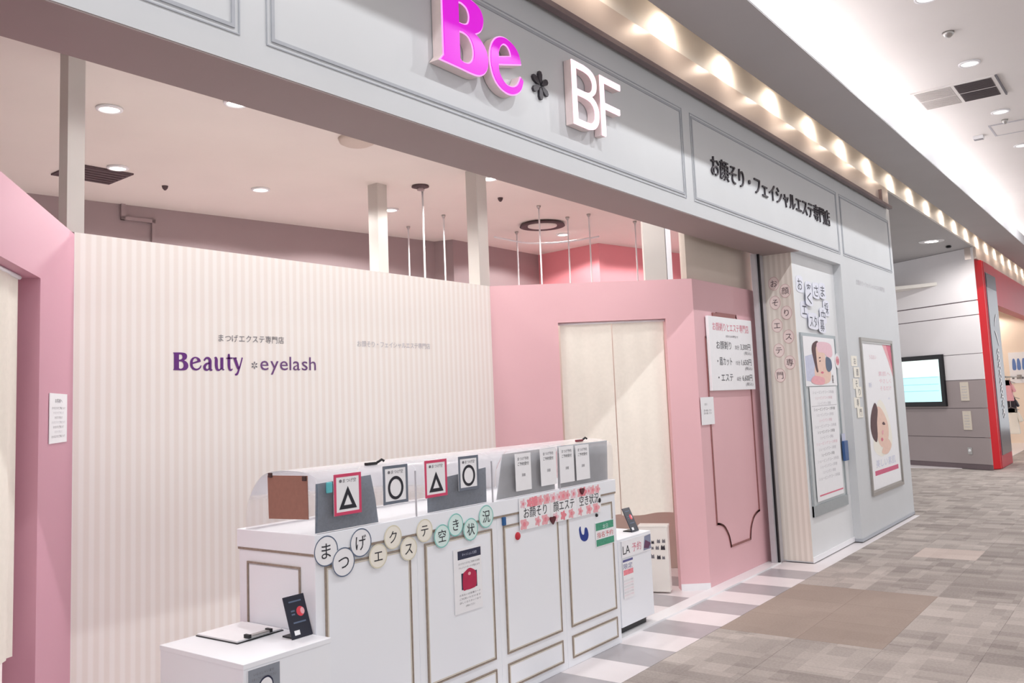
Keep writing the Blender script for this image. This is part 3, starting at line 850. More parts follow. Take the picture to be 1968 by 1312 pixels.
# ================================================================== COUNTER
CF = FF(2.845)
CL = FS(2.402)
words_ = ('first counter unit, at the end with the brown card', 'second counter unit, with the navy and red notice', 'third counter unit, with the red magnet dot', 'fourth counter unit, with the green sheet and blue sticker')
for i in range(4):
    x0 = 2.402 + i * 0.6; x1 = x0 + 0.599
    t = thing('counter_unit', ((x0 + x1) / 2, 3.1, 0), 'white panelled ' + words_[i], 'cabinet', 'panelled reception counter units')
    MB().box(x0, x1, 2.845, 3.35, 0.0, 0.905).build('body', M['white'], t, bevel=0.003)
    for v0, v1 in ((0.214, 0.86), (0.044, 0.167)):
        p = MB().fbox(CF, x0 + 0.062, x1 - 0.062, v0 + 0.012, v1 - 0.012, 0.0, 0.004).build('door_panel', M['white'], t)
        MB().frame(CF, x0 + 0.047, x1 - 0.047, v0, v1, 0.0065, -0.001, 0.006).build('moulding', M['gold'], p)
        MB().frame(CF, x0 + 0.056, x1 - 0.056, v0 + 0.009, v1 - 0.009, 0.007, -0.001, 0.005).build('moulding', mat('pale_gold_line', (214, 206, 194), 0.4), p)
    if i == 0:
        p = MB().fbox(CL, -3.275, -2.945, 0.05, 0.845, 0.0, 0.004).build('end_panel', M['white'], t)
        MB().frame(CL, -3.288, -2.935, 0.04, 0.858, 0.008, -0.001, 0.007).build('moulding', M['gold'], p)
t = thing('worktop', (3.6, 3.1, 0.905), 'long white counter top with thin gold line under its edge', 'counter top')
MB().box(2.396, 4.808, 2.838, 3.358, 0.915, 0.992).build('slab', M['white'], t, bevel=0.003)
MB().box(2.399, 4.805, 2.84, 3.355, 0.905, 0.916).build('gold_line', M['gold'], t)

# acrylic case on the counter
prof = smooth([(2.842, 0.992), (2.834, 1.10), (2.834, 1.19), (2.85, 1.222), (2.92, 1.244), (3.06, 1.248), (3.17, 1.233), (3.235, 1.19), (3.284, 1.122), (3.306, 1.054), (3.308, 0.992)], False, 5, {0, 10})
t = thing('acrylic_screen', (3.6, 3.07, 0.992), 'long clear acrylic case with rounded back standing on the counter top', 'screen')
for a, b in ((2.41, 2.995), (3.0, 3.565), (3.57, 4.185), (4.19, 4.78)):
    mb = MB()
    n = len(prof)
    vs = [(x, y, z) for x in (a, b) for y, z in prof]
    mb.add(vs, [(i, i + 1, n + i + 1, n + i) for i in range(n - 1)])
    mb.build('curved_pane', M['glass'], t, shade=True)
for x in (2.406, 4.784):
    MB().add([(x, y, z) for y, z in prof], [tuple(range(len(prof)))]).build('end_pane', M['glass'], t)
for x in (2.997, 3.567, 4.187):
    MB().box(x - 0.002, x + 0.002, 2.834, 2.842, 0.992, 1.2).build('joint_strip', M['pale_ink'], t)
CG = FF(2.846)
def film(pts, key, label):
    tag(MB().fpoly(CG, pts, -0.016, -0.013).build('backing_sheet', M[key]), label, 'sheet', 'grey sheets behind the acrylic')
film([(2.418, 0.995), (2.775, 0.995), (2.76, 1.10), (2.735, 1.205), (2.425, 1.195)], 'film', 'dark slate sheet behind acrylic at the brown card end')
film([(3.098, 0.995), (3.542, 0.995), (3.545, 1.17), (3.10, 1.14)], 'film', 'slate sheet behind acrylic under the second triangle card')
film([(3.625, 0.995), (4.165, 0.995), (4.18, 1.232), (3.69, 1.226)], 'film2', 'pale grey sheet behind acrylic at the first text card')
film([(4.20, 0.995), (4.75, 0.995), (4.765, 1.235), (4.21, 1.235)], 'film2', 'pale grey sheet behind acrylic at the last text card')
# items seen lying in and on the case
for x, lab in ((2.79, 'small dark clip perched on acrylic edge by first circle card'), (4.52, 'small dark red clip lying on the far acrylic edge')):
    t = thing('paper_clip', (x, 2.9, 1.243), lab, 'clip')
    MB().box(x - 0.045, x + 0.02, 2.89, 2.91, 1.243, 1.256).build('body', M['black'] if x < 4 else mat('maroon_plastic', (120, 40, 52), 0.4), t, bevel=0.003)
    MB().tube([(x + 0.02, 2.90, 1.25), (x + 0.05, 2.895, 1.264), (x + 0.06, 2.89, 1.256)], 0.006, 8).build('lever', M['black'], t, shade=True)

# brown card clipped to the end of the case
EB = FS(2.400)
t = thing('brown_card', (2.398, 3.0, 1.045), 'plain brown card clipped to the end of the acrylic case', 'card')
MB().fpoly(EB, [(-3.132, 1.046), (-2.877, 1.054), (-2.880, 1.231), (-3.138, 1.228)], 0.0, 0.004).build('sheet', M['brown'], t)
for u, v in ((-3.115, 1.232), (-2.893, 1.222)):
    MB().fbox(EB, u - 0.011, u + 0.011, v - 0.012, v + 0.008, 0.003, 0.012).build('clip', mat('dark_brown_clip', (74, 52, 50), 0.5), t, bevel=0.002)
tag(MB().fbox(CF, 2.452, 2.482, 1.155, 1.20, 0.014, 0.024).build('teal_clip', M['teal'], bevel=0.004), 'small teal clip at the corner of the slate sheet', 'clip')

# status cards with triangle / circle
def card(name, fr, u0, u1, v0, v1, w, label, cat, group, key='paper', th=0.0025):
    t = thing(name, tuple(fr((u0 + u1) / 2, v0, w)), label, cat, group)
    MB().fbox(fr, u0, u1, v0, v1, w, w + th).build('sheet', M[key], t)
    return t
GC = 'status cards on the acrylic case'
def status(u0, u1, v0, v1, kind, lab):
    t = card('status_card', CF, u0, u1, v0, v1, 0.016, lab, 'card', GC)
    bm_ = mat('raspberry_border', (214, 70, 108), 0.5) if kind == 't' else mat('slate_border', (108, 116, 130), 0.5)
    MB().frame(CF, u0, u1, v0, v1, 0.013, 0.0186, 0.0195).build('border', bm_, t)
    uc = (u0 + u1) / 2; h = v1 - v0
    MB().text(CF, '●まつげ空', uc, v1 - 0.036, 0.018, 0.0195, width=(u1 - u0) * 0.62, center=True).build('heading', M['grey_ink'], t)
    if kind == 't':
        a, b = (uc - 0.050, v0 + 0.024), (uc + 0.050, v0 + 0.024); c = (uc, v0 + 0.118)
        vs, fs = outline([[a, b, c], [(uc - 0.023, v0 + 0.040), (uc + 0.023, v0 + 0.040), (uc, v0 + 0.084)]], 0)
        MB().fmesh(CF, [(x, y, 0.0196) for x, y, z in vs], fs).build('triangle_mark', M['ink'], t)
    else:
        MB().ring(CF, uc, v0 + 0.070, 0.049, 0.052, 0.0135, 0.0196).build('circle_mark', M['ink'], t)
status(2.492, 2.646, 1.056, 1.227, 't', 'pink bordered card with triangle, nearest the brown card')
status(2.777, 2.934, 1.068, 1.238, 'o', 'grey bordered card with circle, between the two triangle cards')
status(3.048, 3.205, 1.068, 1.241, 't', 'pink bordered card with triangle, farther from the brown card')
status(3.291, 3.445, 1.076, 1.242, 'o', 'grey bordered card with circle, farther from the brown card')
nt_ = ('first', 'second', 'third', 'fourth')
for i, (a, b, c, d) in enumerate(((3.761, 3.903, 1.025, 1.221), (3.994, 4.148, 1.029, 1.231), (4.184, 4.332, 1.026, 1.232), (4.356, 4.502, 1.026, 1.229))):
    t = card('text_card', CF, a, b, c, d, 0.012, 'tall white text card on acrylic, %s from the slate sheets' % nt_[i], 'card', 'white text cards on the acrylic case')
    MB().text(CF, 'まつげ予約', (a + b) / 2, d - 0.035, 0.02, 0.0155, width=0.10, center=True).build('heading', M['grey_ink'], t)
    MB().text(CF, 'ご予約受付', (a + b) / 2, d - 0.062, 0.02, 0.0155, width=0.10, center=True).build('text_line', M['ink'], t)
    MB().text(CF, '詳細', (a + b) / 2, c + 0.075, 0.018, 0.0155, width=0.03, center=True).build('text_line', M['grey_ink'], t)

# round letter cards along the counter
discs = [(2.451, 0.922, 0.064, 'ま'), (2.542, 0.863, 0.062, 'つ'), (2.644, 0.927, 0.062, 'げ'), (2.742, 0.855, 0.054, 'エ'), (2.838, 0.922, 0.054, 'ク'), (2.933, 0.857, 0.054, 'ス'),
         (3.045, 0.922, 0.054, 'テ'), (3.162, 0.880, 0.056, '空'), (3.266, 0.918, 0.056, 'き'), (3.375, 0.882, 0.056, '状'), (3.503, 0.928, 0.058, '況')]
ordn = ('first', 'second', 'third', 'fourth', 'fifth', 'sixth', 'seventh', 'eighth', 'ninth', 'tenth', 'last')
for i, (u, v, r, ch) in enumerate(discs):
    ringm, pap = (('steel_ring', 'paper') if i < 3 else ('straw_ring', 'cream_paper') if i < 7 else ('mint_ring', 'mint_paper'))
    colour = 'slate ringed white' if i < 3 else 'plain cream' if i < 7 else 'mint ringed'
    wz = 0.009 + (i % 2) * 0.003
    t = thing('letter_disc', tuple(CF(u, v - r, wz)), '%s round letter card, %s of the counter row' % (colour, ordn[i]), 'letter card', 'round letter cards along the counter')
    MB().disc(CF, u, v, r, r * 0.97, wz, wz + 0.002).build('disc', M[pap], t)
    MB().ring(CF, u, v, r, r * 0.97, 0.005, wz + 0.0025).build('ring', M[ringm], t)
    MB().text(CF, ch, u, v - r * 0.42, r * 1.12, wz + 0.003, center=True).build('character', M['ink'], t)

# notice with navy band and red gift picture
t = card('notice_sheet', CF, 3.245, 3.455, 0.495, 0.80, 0.006, 'white notice with navy band and crimson picture on second unit', 'notice', None)
MB().fbox(CF, 3.275, 3.451, 0.747, 0.788, 0.0085, 0.0090).build('navy_band', M['navy'], t)
MB().text(CF, 'キャッシュレス決済', 3.363, 0.762, 0.016, 0.0094, width=0.11, center=True).build('band_text', M['lilac'], t)
for k, (v, s_) in enumerate(((0.722, 'まつげエクステをご利用のお客様'), (0.703, 'クレジットカードが使えます'), (0.574, 'お支払いは各種カード'), (0.556, 'ご利用いただけます'), (0.538, '詳しくはスタッフまで'), (0.519, 'お尋ねください'))):
    MB().text(CF, s_, 3.36, v, 0.011, 0.0088, width=0.16 if k < 5 else 0.07, center=True).build('text_line', M['grey_ink'], t)
MB().fbox(CF, 3.298, 3.416, 0.602, 0.68, 0.0085, 0.0090).build('picture_ground', M['navy'], t)
gift = smooth([(3.308, 0.604), (3.335, 0.598), (3.375, 0.598), (3.408, 0.608), (3.410, 0.668), (3.385, 0.690), (3.357, 0.698), (3.330, 0.688), (3.310, 0.672)], True, 5)
MB().fpoly(CF, gift, 0.0092, 0.0096).build('picture_motif', M['crimson'], t)
MB().disc(CF, 3.358, 0.672, 0.011, 0.008, 0.0099).build('picture_spot', M['blush'], t)
# pink flower sheets
ban = [((3.783, 4.075), 'お顔そり', 'first pink flowered banner sheet, nearest the round letter cards'), ((4.075, 4.345), '顔エステ', 'middle pink flowered banner sheet across the counter edge'), ((4.345, 4.615), '空き状況', 'last pink flowered banner sheet, above the green sheet')]
rf = random.Random(4)
for (a, b), tx, lab in ban:
    t = card('flower_banner', CF, a, b - 0.002, 0.817, 0.984, 0.010, lab, 'banner', 'pink flowered banner sheets')
    for (v0, n) in ((0.953, 5), (0.846, 3)):
        for k in range(n):
            u = a + 0.03 + (b - a - 0.06) * (k + 0.5 * rf.random()) / max(1, n - 0.6)
            r = rf.uniform(0.028, 0.044)
            petals = [(u + r * (1 + 0.25 * math.cos(5 * q)) * 0.8 * math.cos(q), min(0.982, max(0.819, v0 + r * (1 + 0.25 * math.cos(5 * q)) * 0.8 * math.sin(q)))) for q in [2 * math.pi * z / 30 for z in range(30)]]
            petals = [(min(b - 0.003, max(a + 0.001, p)), max(q, 0.930) if v0 > 0.9 else min(q, 0.872)) for p, q in petals]
            MB().fpoly(CF, petals, 0.0128 + k * 0.00012).build('printed_flower', M[rf.choice(('rose', 'blush', 'blush', 'palepink'))], t)
            MB().disc(CF, u, v0, r * 0.3, r * 0.3, 0.0134).build('flower_heart', M['rose'], t)
    MB().text(CF, tx, (a + b) / 2, 0.880, 0.062, 0.0136, width=0.215, center=True).build('banner_text', M['ink'], t)
def heart(u, v, s_, key, lab):
    pts = []
    for k in range(30):
        q = 2 * math.pi * k / 30
        pts.append((u + s_ * math.sin(q) ** 3, v + s_ * (0.81 * math.cos(q) - 0.31 * math.cos(2 * q) - 0.12 * math.cos(3 * q))))
    tag(MB().fpoly(CF, pts, 0.0138, 0.022).build('heart_magnet', M[key]), lab, 'magnet', 'magnets on the counter front')
mar = mat('dark_maroon_plastic', (92, 26, 40), 0.35); M['maroon'] = mar
heart(4.085, 0.836, 0.026, 'maroon', 'dark heart magnet under the middle flowered banner')
heart(4.40, 0.962, 0.022, 'maroon', 'dark red heart magnet at the top of the last flowered banner')
def magnet(u, v, r, key, lab):
    fr = Fr(tuple(CF(u, v, 0.0)), (1, 0, 0), (0, 0, 1), (0, -1, 0))
    tag(MB().lathe((0, 0, 0), [(r, 0.001), (r, 0.010), (r * 0.8, 0.014), (r * 0.3, 0.015)], 18, axis=fr).build('round_magnet', M[key], shade=True), lab, 'magnet', 'magnets on the counter front')
magnet(3.768, 0.792, 0.02, 'red', 'round red magnet below the first flowered banner')
magnet(4.60, 0.885, 0.017, 'black', 'round black magnet at the edge of the last flowered banner')
magnet(4.565, 0.80, 0.010, 'black', 'tiny dark magnet above the green sheet')
tag(MB().fbox(CF, 3.642, 3.668, 0.862, 0.905, 0.001, 0.012).build('blue_clip', mat('blue_plastic', (34, 92, 150), 0.4), bevel=0.003), 'small blue clip at the panel corner beside last mint card', 'clip')
t = thing('blue_sticker', tuple(CF(4.415, 0.67, 0)), 'blue curled bird shaped sticker on the fourth counter unit', 'sticker')
MB().fpoly(CF, smooth([(4.368, 0.742), (4.385, 0.758), (4.388, 0.735), (4.398, 0.712), (4.42, 0.708), (4.432, 0.742), (4.455, 0.738), (4.468, 0.700), (4.452, 0.672), (4.415, 0.668), (4.38, 0.690)], True, 4), 0.002, 0.005).build('body', M['blue'], t)
MB().disc(CF, 4.405, 0.722, 0.007, 0.009, 0.0055).build('spot', M['paper'], t)
t = card('green_sheet', CF, 4.543, 4.755, 0.613, 0.755, 0.006, 'green and white sheet with red characters on fourth unit', 'notice', None)
MB().fbox(CF, 4.546, 4.752, 0.708, 0.752, 0.0085, 0.009).build('green_band', M['green'], t)
MB().fbox(CF, 4.546, 4.752, 0.616, 0.655, 0.0085, 0.009).build('green_band', M['green'], t)
MB().text(CF, '指名予約', 4.65, 0.666, 0.036, 0.009, width=0.185, center=True).build('red_text', M['red'], t)
MB().text(CF, '本日', 4.655, 0.715, 0.028, 0.0094, width=0.06, center=True).build('band_text', M['mint_paper'], t)

# ================================================================== NEAR WHITE BOX
t = thing('storage_cube', (2.185, 3.015, 0), 'low white box beside the counter, holding the clipboard', 'box')
MB().box(1.985, 2.392, 2.75, 3.285, 0.0, 0.6).build('body', M['white'], t, bevel=0.003)
MB().box(1.983, 2.394, 2.748, 3.287, 0.582, 0.602).build('lid', M['white'], t, bevel=0.002)
BF_ = FF(2.749)
t = card('grey_poster', BF_, 2.0, 2.143, 0.36, 0.578, 0.001, 'small grey poster with white hooked icon on the near white box', 'poster', None, 'paper', 0.002)
MB().fbox(BF_, 2.002, 2.141, 0.362, 0.576, 0.003, 0.0036).build('ground', mat('grey_poster_print', (142, 148, 158), 0.5), t)
for k, s_ in enumerate(('いらっしゃいませ', 'スタッフをお呼びください')):
    MB().text(BF_, s_, 2.07, 0.552 - k * 0.018, 0.012, 0.004, width=0.09 + 0.02 * k, center=True).build('text_line', M['grey_ink'], t)
hook = smooth([(2.045, 0.47), (2.048, 0.505), (2.062, 0.528), (2.086, 0.534), (2.103, 0.520), (2.106, 0.500), (2.094, 0.498), (2.086, 0.508), (2.078, 0.505), (2.074, 0.47), (2.074, 0.43), (2.05, 0.43)], True, 5)
MB().fpoly(BF_, [(2.075 + (a - 2.075) * 1.16, 0.49 + (b - 0.49) * 1.14) for a, b in hook], 0.0042).build('icon_outline', M['navy'], t)
MB().fpoly(BF_, hook, 0.0046).build('icon', M['paper'], t)
# clipboard
CB = Fr((2.142, 3.004, 0.602), (0.996, 0.03, 0), (0, 0, 1), (-0.03, 0.996, 0))
t = thing('clipboard', (2.25, 3.13, 0.602), 'clipboard with white paper lying on the near white box', 'clipboard')
MB().fbox(CB, 0, 0.228, 0, 0.268, 0, 0.004).build('board', M['black'], t)
MB().fbox(CB, 0.004, 0.224, 0.006, 0.264, 0.004, 0.010).build('paper', M['paper'], t)
MB().fbox(CB, 0.055, 0.16, -0.004, 0.022, 0.009, 0.020).build('clip', M['metal'], t, bevel=0.004)
MB().fbox(CB, 0.05, 0.062, -0.006, 0.026, 0.010, 0.024).build('clip_end', M['black'], t)
MB().fbox(CB, 0.155, 0.167, -0.006, 0.026, 0.010, 0.024).build('clip_end', M['black'], t)
# card stand
def payment_stand(x0, x1, y, z, h, lean, label):
    t = thing('card_stand', ((x0 + x1) / 2, y, z), label, 'card stand', 'black card stands')
    fr = Fr((x0, y, z), (1, 0, 0), (0, -math.cos(lean), math.sin(lean)), (0, math.sin(lean), math.cos(lean)))
    w = x1 - x0
    MB().fbox(fr, 0, w, 0.0, h, 0, 0.006).build('panel', mat('black_glossy_panel', (40, 42, 56), 0.3), t)
    MB().disc(fr, w * 0.66, h * 0.60, w * 0.19, w * 0.19, 0.0066).build('red_disc', mat('red_disc_print', (226, 70, 84), 0.4), t)
    MB().disc(fr, w * 0.76, h * 0.60, w * 0.10, w * 0.13, 0.0070).build('pale_disc', M['blush'], t)
    MB().fbox(fr, w * 0.16, w * 0.42, h * 0.07, h * 0.18, 0.006, 0.0066).build('white_mark', M['paper'], t)
    for a, b, v in ((0.2, 0.8, 0.84), (0.22, 0.40, 0.62), (0.22, 0.38, 0.54), (0.22, 0.82, 0.34)):
        MB().fbox(fr, w * a, w * b, h * v, h * (v + 0.035), 0.006, 0.0066).build('text_line', M['steel_ring'], t)
    MB().fbox(Fr((x0, y, z), (1, 0, 0), (0, -1, 0)), w * 0.1, w * 0.9, 0.0, 0.006, -0.07, 0.0).build('foot', M['black'], t)
payment_stand(2.290, 2.392, 2.86, 0.602, 0.165, math.radians(20), 'black card stand with red disc on the near white box')

# ================================================================== FAR WHITE BOX, BIN
t = thing('storage_cube', (5.12, 3.12, 0), 'white box on black plinth at the far end of the counter', 'box')
MB().box(4.905, 5.335, 2.9, 3.33, 0.055, 0.592).build('body', M['white'], t, bevel=0.003)
MB().box(4.903, 5.337, 2.898, 3.332, 0.580, 0.600).build('lid', M['white'], t, bevel=0.002)
MB().box(4.91, 5.27, 2.93, 3.28, 0.012, 0.056).build('plinth', M['black'], t)
PB = FF(2.898)
t = card('print_strip', PB, 4.94, 5.33, 0.478, 0.585, 0.001, 'colourful printed strip along the top of the far white box', 'notice', None)
rr = random.Random(9)
MB().text(PB, 'LA', 4.95, 0.50, 0.075, 0.0042, width=0.09).build('dark_text', M['ink'], t)
MB().text(PB, '予約', 5.07, 0.505, 0.06, 0.0042, width=0.12).build('red_text', M['pinkink'], t)
MB().fpoly(PB, [(5.22, 0.485), (5.325, 0.485), (5.325, 0.58), (5.24, 0.575)], 0.0040).build('blue_block', mat('dusty_blue_print', (140, 146, 172), 0.5), t)
MB().fpoly(PB, [(5.225, 0.50), (5.29, 0.49), (5.325, 0.52), (5.25, 0.55)], 0.0044).build('dark_block', mat('plum_print', (104, 62, 96), 0.5), t)
t = card('price_flyer', PB, 4.94, 5.075, 0.225, 0.468, 0.001, 'small flyer with blue and red bands on the far white box', 'flyer', None)
MB().fbox(PB, 4.943, 5.072, 0.452, 0.466, 0.0033, 0.0038).build('blue_band', mat('indigo_print', (92, 92, 150), 0.5), t)
MB().text(PB, '限定', 5.005, 0.41, 0.036, 0.004, width=0.115, center=True).build('blue_text', mat('indigo_print', (92, 92, 150), 0.5), t)
MB().fbox(PB, 4.946, 5.070, 0.37, 0.402, 0.0033, 0.0038).build('red_band', M['rose'], t)
for k in range(6):
    MB().text(PB, 'まつげエクステ料金', 5.005, 0.33 - k * 0.018, 0.013, 0.004, width=0.115, center=True).build('text_line', M['palepink' if k % 2 else 'pale_ink'], t)
payment_stand(5.205, 5.30, 2.97, 0.600, 0.165, math.radians(24), 'black card stand on the far white box')
BN = Fr((6.13, 3.185, 0), (0.33, -0.944, 0), (-0.944, -0.33, 0))
t = thing('patterned_bin', (6.2, 3.28, 0), 'white box bin printed with small dark figures in the doorway', 'bin')
MB().fbox(BN, -0.22, 0.0, 0.012, 0.505, -0.10, 0.0).build('body', M['offwhite'], t, bevel=0.004)
MB().fbox(BN, -0.225, 0.004, 0.495, 0.512, -0.104, 0.004).build('lid', M['offwhite'], t, bevel=0.003)
rr = random.Random(12)
for k in range(15):
    u = -0.205 + (k % 5) * 0.043 + rr.uniform(-0.008, 0.008); v = 0.27 + (k // 5) * 0.062 + rr.uniform(-0.012, 0.012); r = rr.uniform(0.010, 0.017)
    pts = [(u - r, v - r), (u + r, v - r), (u + r * 0.9, v + r * 0.3), (u + r * 0.7, v + r * 1.3), (u + r * 0.3, v + r * 0.6), (u - r * 0.2, v + r * 0.6), (u - r * 0.5, v + r * 1.3), (u - r * 0.9, v + r * 0.4)]
    MB().fpoly(BN, pts, 0.001, 0.002).build('printed_figure', M['grey_ink'] if k % 3 else M['charcoal'], t)

# ================================================================== PINK PANEL BOARDS
PP = FF(2.98)
t = thing('price_board', (7.05, 2.96, 1.52), 'large white price board with red heading on the pink panel', 'board')
MB().fbox(PP, 6.592, 7.502, 1.522, 2.131, 0.008, 0.034).build('board', M['paper'], t, bevel=0.003)
MB().text(PP, 'お顔剃りとエステ専門店', 7.045, 2.02, 0.075, 0.0352, width=0.76, center=True).build('heading', M['pinkink'], t)
MB().text(PP, '女性のための専門店です', 7.05, 1.965, 0.022, 0.0352, width=0.26, center=True).build('text_line', M['grey_ink'], t)
for v, a, b, c in ((1.868, 'お顔剃り', '30分', '3,300円'), (1.735, '・眉カット', '15分', '1,650円'), (1.60, '・エステ', '60分', '6,600円')):
    MB().text(PP, a, 6.72, v, 0.075, 0.0352, width=0.30).build('item_text', M['ink'], t)
    MB().text(PP, b, 7.10, v, 0.045, 0.0352, width=0.09).build('item_text', M['grey_ink'], t)
    MB().text(PP, c, 7.22, v, 0.065, 0.0352, width=0.22).build('item_text', M['ink'], t)
    MB().text(PP, '(税込)', 7.29, v - 0.042, 0.032, 0.0352, width=0.16).build('item_text', M['grey_ink'], t)
MB().fbox(PP, 6.74, 7.19, 2.131, 2.165, 0.002, 0.012).build('hanger', M['rose_gold'], t)
t = card('small_notice', PP, 6.405, 6.645, 1.256, 1.474, 0.009, 'small white notice under the price board near the wall corner', 'notice', None)
MB().text(PP, 'お知らせ', 6.47, 1.41, 0.02, 0.0118, width=0.05).build('heading', M['grey_ink'], t)
for k in range(2):
    MB().text(PP, '二階へお越しください', 6.52, 1.362 - k * 0.022, 0.018, 0.0118, width=0.15, center=True).build('text_line', M['ink'], t)
t = card('wall_notice', LD, -0.455, -0.135, 1.40, 1.62, 0.002, 'white notice sheet on the rose pink doorway wall', 'notice', None)
MB().text(LD, 'お客様へ', -0.295, 1.58, 0.02, 0.005, width=0.13, center=True).build('heading', M['grey_ink'], t)
for k in range(7):
    MB().text(LD, 'まつげエクステご予約について', -0.295, 1.55 - k * 0.021, 0.013, 0.005, width=0.24 - 0.05 * (k % 3), center=True).build('text_line', M['pale_ink' if k % 2 else 'grey_ink'], t)

# ================================================================== PILASTER DISCS (vertical letter cards)
SD = FS(7.735)
for i, (y, z, ch) in enumerate(((2.798, 2.469, 'お'), (2.698, 2.393, '顔'), (2.798, 2.295, 'そ'), (2.700, 2.195, 'り'), (2.795, 2.087, 'エ'), (2.698, 1.980, 'ス'), (2.794, 1.862, 'テ'), (2.703, 1.748, '専'), (2.799, 1.638, '門'))):
    r = 0.062
    t = thing('letter_disc', (7.733, y, z - r), 'pink ringed round letter card, %s from the top of the striped pilaster' % ordn[i], 'letter card', 'pink round letter cards on the pilaster')
    MB().disc(SD, -y, z, r * 0.80, r, 0.002, 0.004).build('disc', mat('blush_paper', (246, 228, 224), 0.7), t)
    MB().ring(SD, -y, z, r * 0.80, r, 0.004, 0.0045).build('ring', mat('dusty_pink_ink', (214, 178, 178), 0.6), t)
    MB().text(SD, ch, -y, z - 0.026, 0.07, 0.005, center=True).build('character', mat('brown_ink', (84, 62, 66), 0.6), t)

# ================================================================== RECESS DISPLAY
RW = FF(2.628)
cut = ((7.915, 2.46, 'お', 'highest'), (8.145, 2.425, '客', 'top middle'), (8.34, 2.43, 'さ', 'top right'), (8.52, 2.44, 'ま', 'far top right'), (8.10, 2.345, 'く', 'below the top middle one'),
       (7.99, 2.23, 'エ', 'at the left side of the ring'), (8.63, 2.28, '採', 'at the right side of the ring'), (8.50, 2.20, '中', 'lower right side of the ring'), (8.18, 2.13, 'スタ', 'lowest, on the left'), (8.42, 2.105, '募', 'lowest, on the right'))
for i, (u, v, ch, wh) in enumerate(cut):
    wo = 0.0045 * (i % 5)
    t = thing('cutout_character', tuple(RW(u, v - 0.06, 0)), 'cut out paper character on the white display wall, ' + wh, 'letter card', 'cut out characters on the display wall')
    hw = 0.085 if len(ch) == 1 else 0.12
    MB().fpoly(RW, smooth([(u - hw, v - 0.065), (u + hw, v - 0.07), (u + hw * 1.08, v), (u + hw * 0.9, v + 0.075), (u - hw * 0.9, v + 0.07), (u - hw * 1.1, v)], True, 4), 0.001 + wo, 0.004 + wo).build('sheet', mat('bluish_paper', (236, 238, 250), 0.6), t)
    MB().text(RW, ch, u, v - 0.048, 0.125, 0.005 + wo, width=0.12 if len(ch) == 1 else 0.2, center=True).build('character', mat('slate_ink', (72, 74, 88), 0.6), t)
t = thing('display_frame', (8.31, 2.62, 0.38), 'tall silver framed display panel on the white recess wall', 'frame')
MB().fbox(RW, 7.815, 8.815, 0.385, 2.01, 0.001, 0.008).build('back_panel', mat('silver_panel', (206, 212, 214), 0.4), t)
MB().frame(RW, 7.81, 8.82, 0.38, 2.015, 0.03, 0.001, 0.016).build('frame', mat('silver_frame', (176, 184, 188), 0.35, metal=0.5), t)
MB().fbox(RW, 7.81, 8.82, 0.38, 0.475, 0.002, 0.02).build('foot_rail', mat('silver_frame', (176, 184, 188)), t)
RP = FF(2.612)
t = card('photo_poster', RP, 7.84, 8.755, 1.53, 1.985, 0.001, 'poster with a woman in pink headband, upper part of display panel', 'poster', None)
def P_(mb_pts, w, name, key):
    MB().fpoly(RP, mb_pts, w).build(name, M[key], t)
P_([(7.86, 1.58), (8.12, 1.56), (8.14, 1.83), (7.86, 1.80)], 0.0040, 'ground_tint', 'lilac')
P_(smooth([(8.10, 1.62), (8.20, 1.55), (8.50, 1.56), (8.58, 1.64), (8.50, 1.74), (8.30, 1.78), (8.14, 1.74)], True, 5), 0.0043, 'shoulder', 'skin')
P_(smooth([(8.06, 1.86), (8.10, 1.92), (8.24, 1.95), (8.27, 1.90), (8.22, 1.80), (8.22, 1.68), (8.16, 1.66), (8.10, 1.76)], True, 5), 0.0046, 'hair', 'hair')
P_(smooth([(8.20, 1.90), (8.40, 1.90), (8.44, 1.78), (8.40, 1.66), (8.28, 1.60), (8.20, 1.68), (8.18, 1.80)], True, 5), 0.0049, 'face', 'skin')
P_(smooth([(8.22, 1.93), (8.45, 1.945), (8.64, 1.92), (8.66, 1.82), (8.52, 1.80), (8.40, 1.84), (8.24, 1.85)], True, 5), 0.0052, 'headband', 'palepink')
P_(smooth([(8.46, 1.80), (8.60, 1.78), (8.62, 1.70), (8.52, 1.66), (8.44, 1.70)], True, 5), 0.0055, 'towel', 'steel_ring')
P_(smooth([(8.27, 1.655), (8.32, 1.665), (8.36, 1.655), (8.32, 1.643)], True, 5), 0.0058, 'lips', 'pinkink')
P_([(8.245, 1.795), (8.30, 1.80), (8.30, 1.79), (8.245, 1.785)], 0.0058, 'eyebrow', 'hair')
P_([(8.25, 1.765), (8.29, 1.77), (8.29, 1.757), (8.25, 1.755)], 0.0058, 'eye', 'hair')
P_(smooth([(7.98, 1.575), (8.10, 1.545), (8.34, 1.545), (8.36, 1.60), (8.2, 1.62), (8.06, 1.62)], True, 5), 0.0060, 'flowers', 'blush')
MB().text(RP, '美', 8.62, 1.56, 0.09, 0.0062, width=0.05, center=True).build('character', M['hair'], t)
t = thing('pink_badge', tuple(RP(8.80, 1.70, 0)), 'small pink and white badge card overlapping the poster edge', 'card')
MB().disc(RP, 8.80, 1.77, 0.07, 0.075, 0.006, 0.009).build('disc', M['paper'], t)
MB().disc(RP, 8.80, 1.77, 0.055, 0.045, 0.0095).build('print', M['blush'], t)
MB().text(RP, '体験', 8.80, 1.75, 0.05, 0.0102, width=0.08, center=True).build('character', M['pinkink'], t)
t = card('price_chart', RP, 7.925, 8.70, 0.50, 1.522, 0.001, 'white printed price chart, lower part of display panel', 'poster', None)
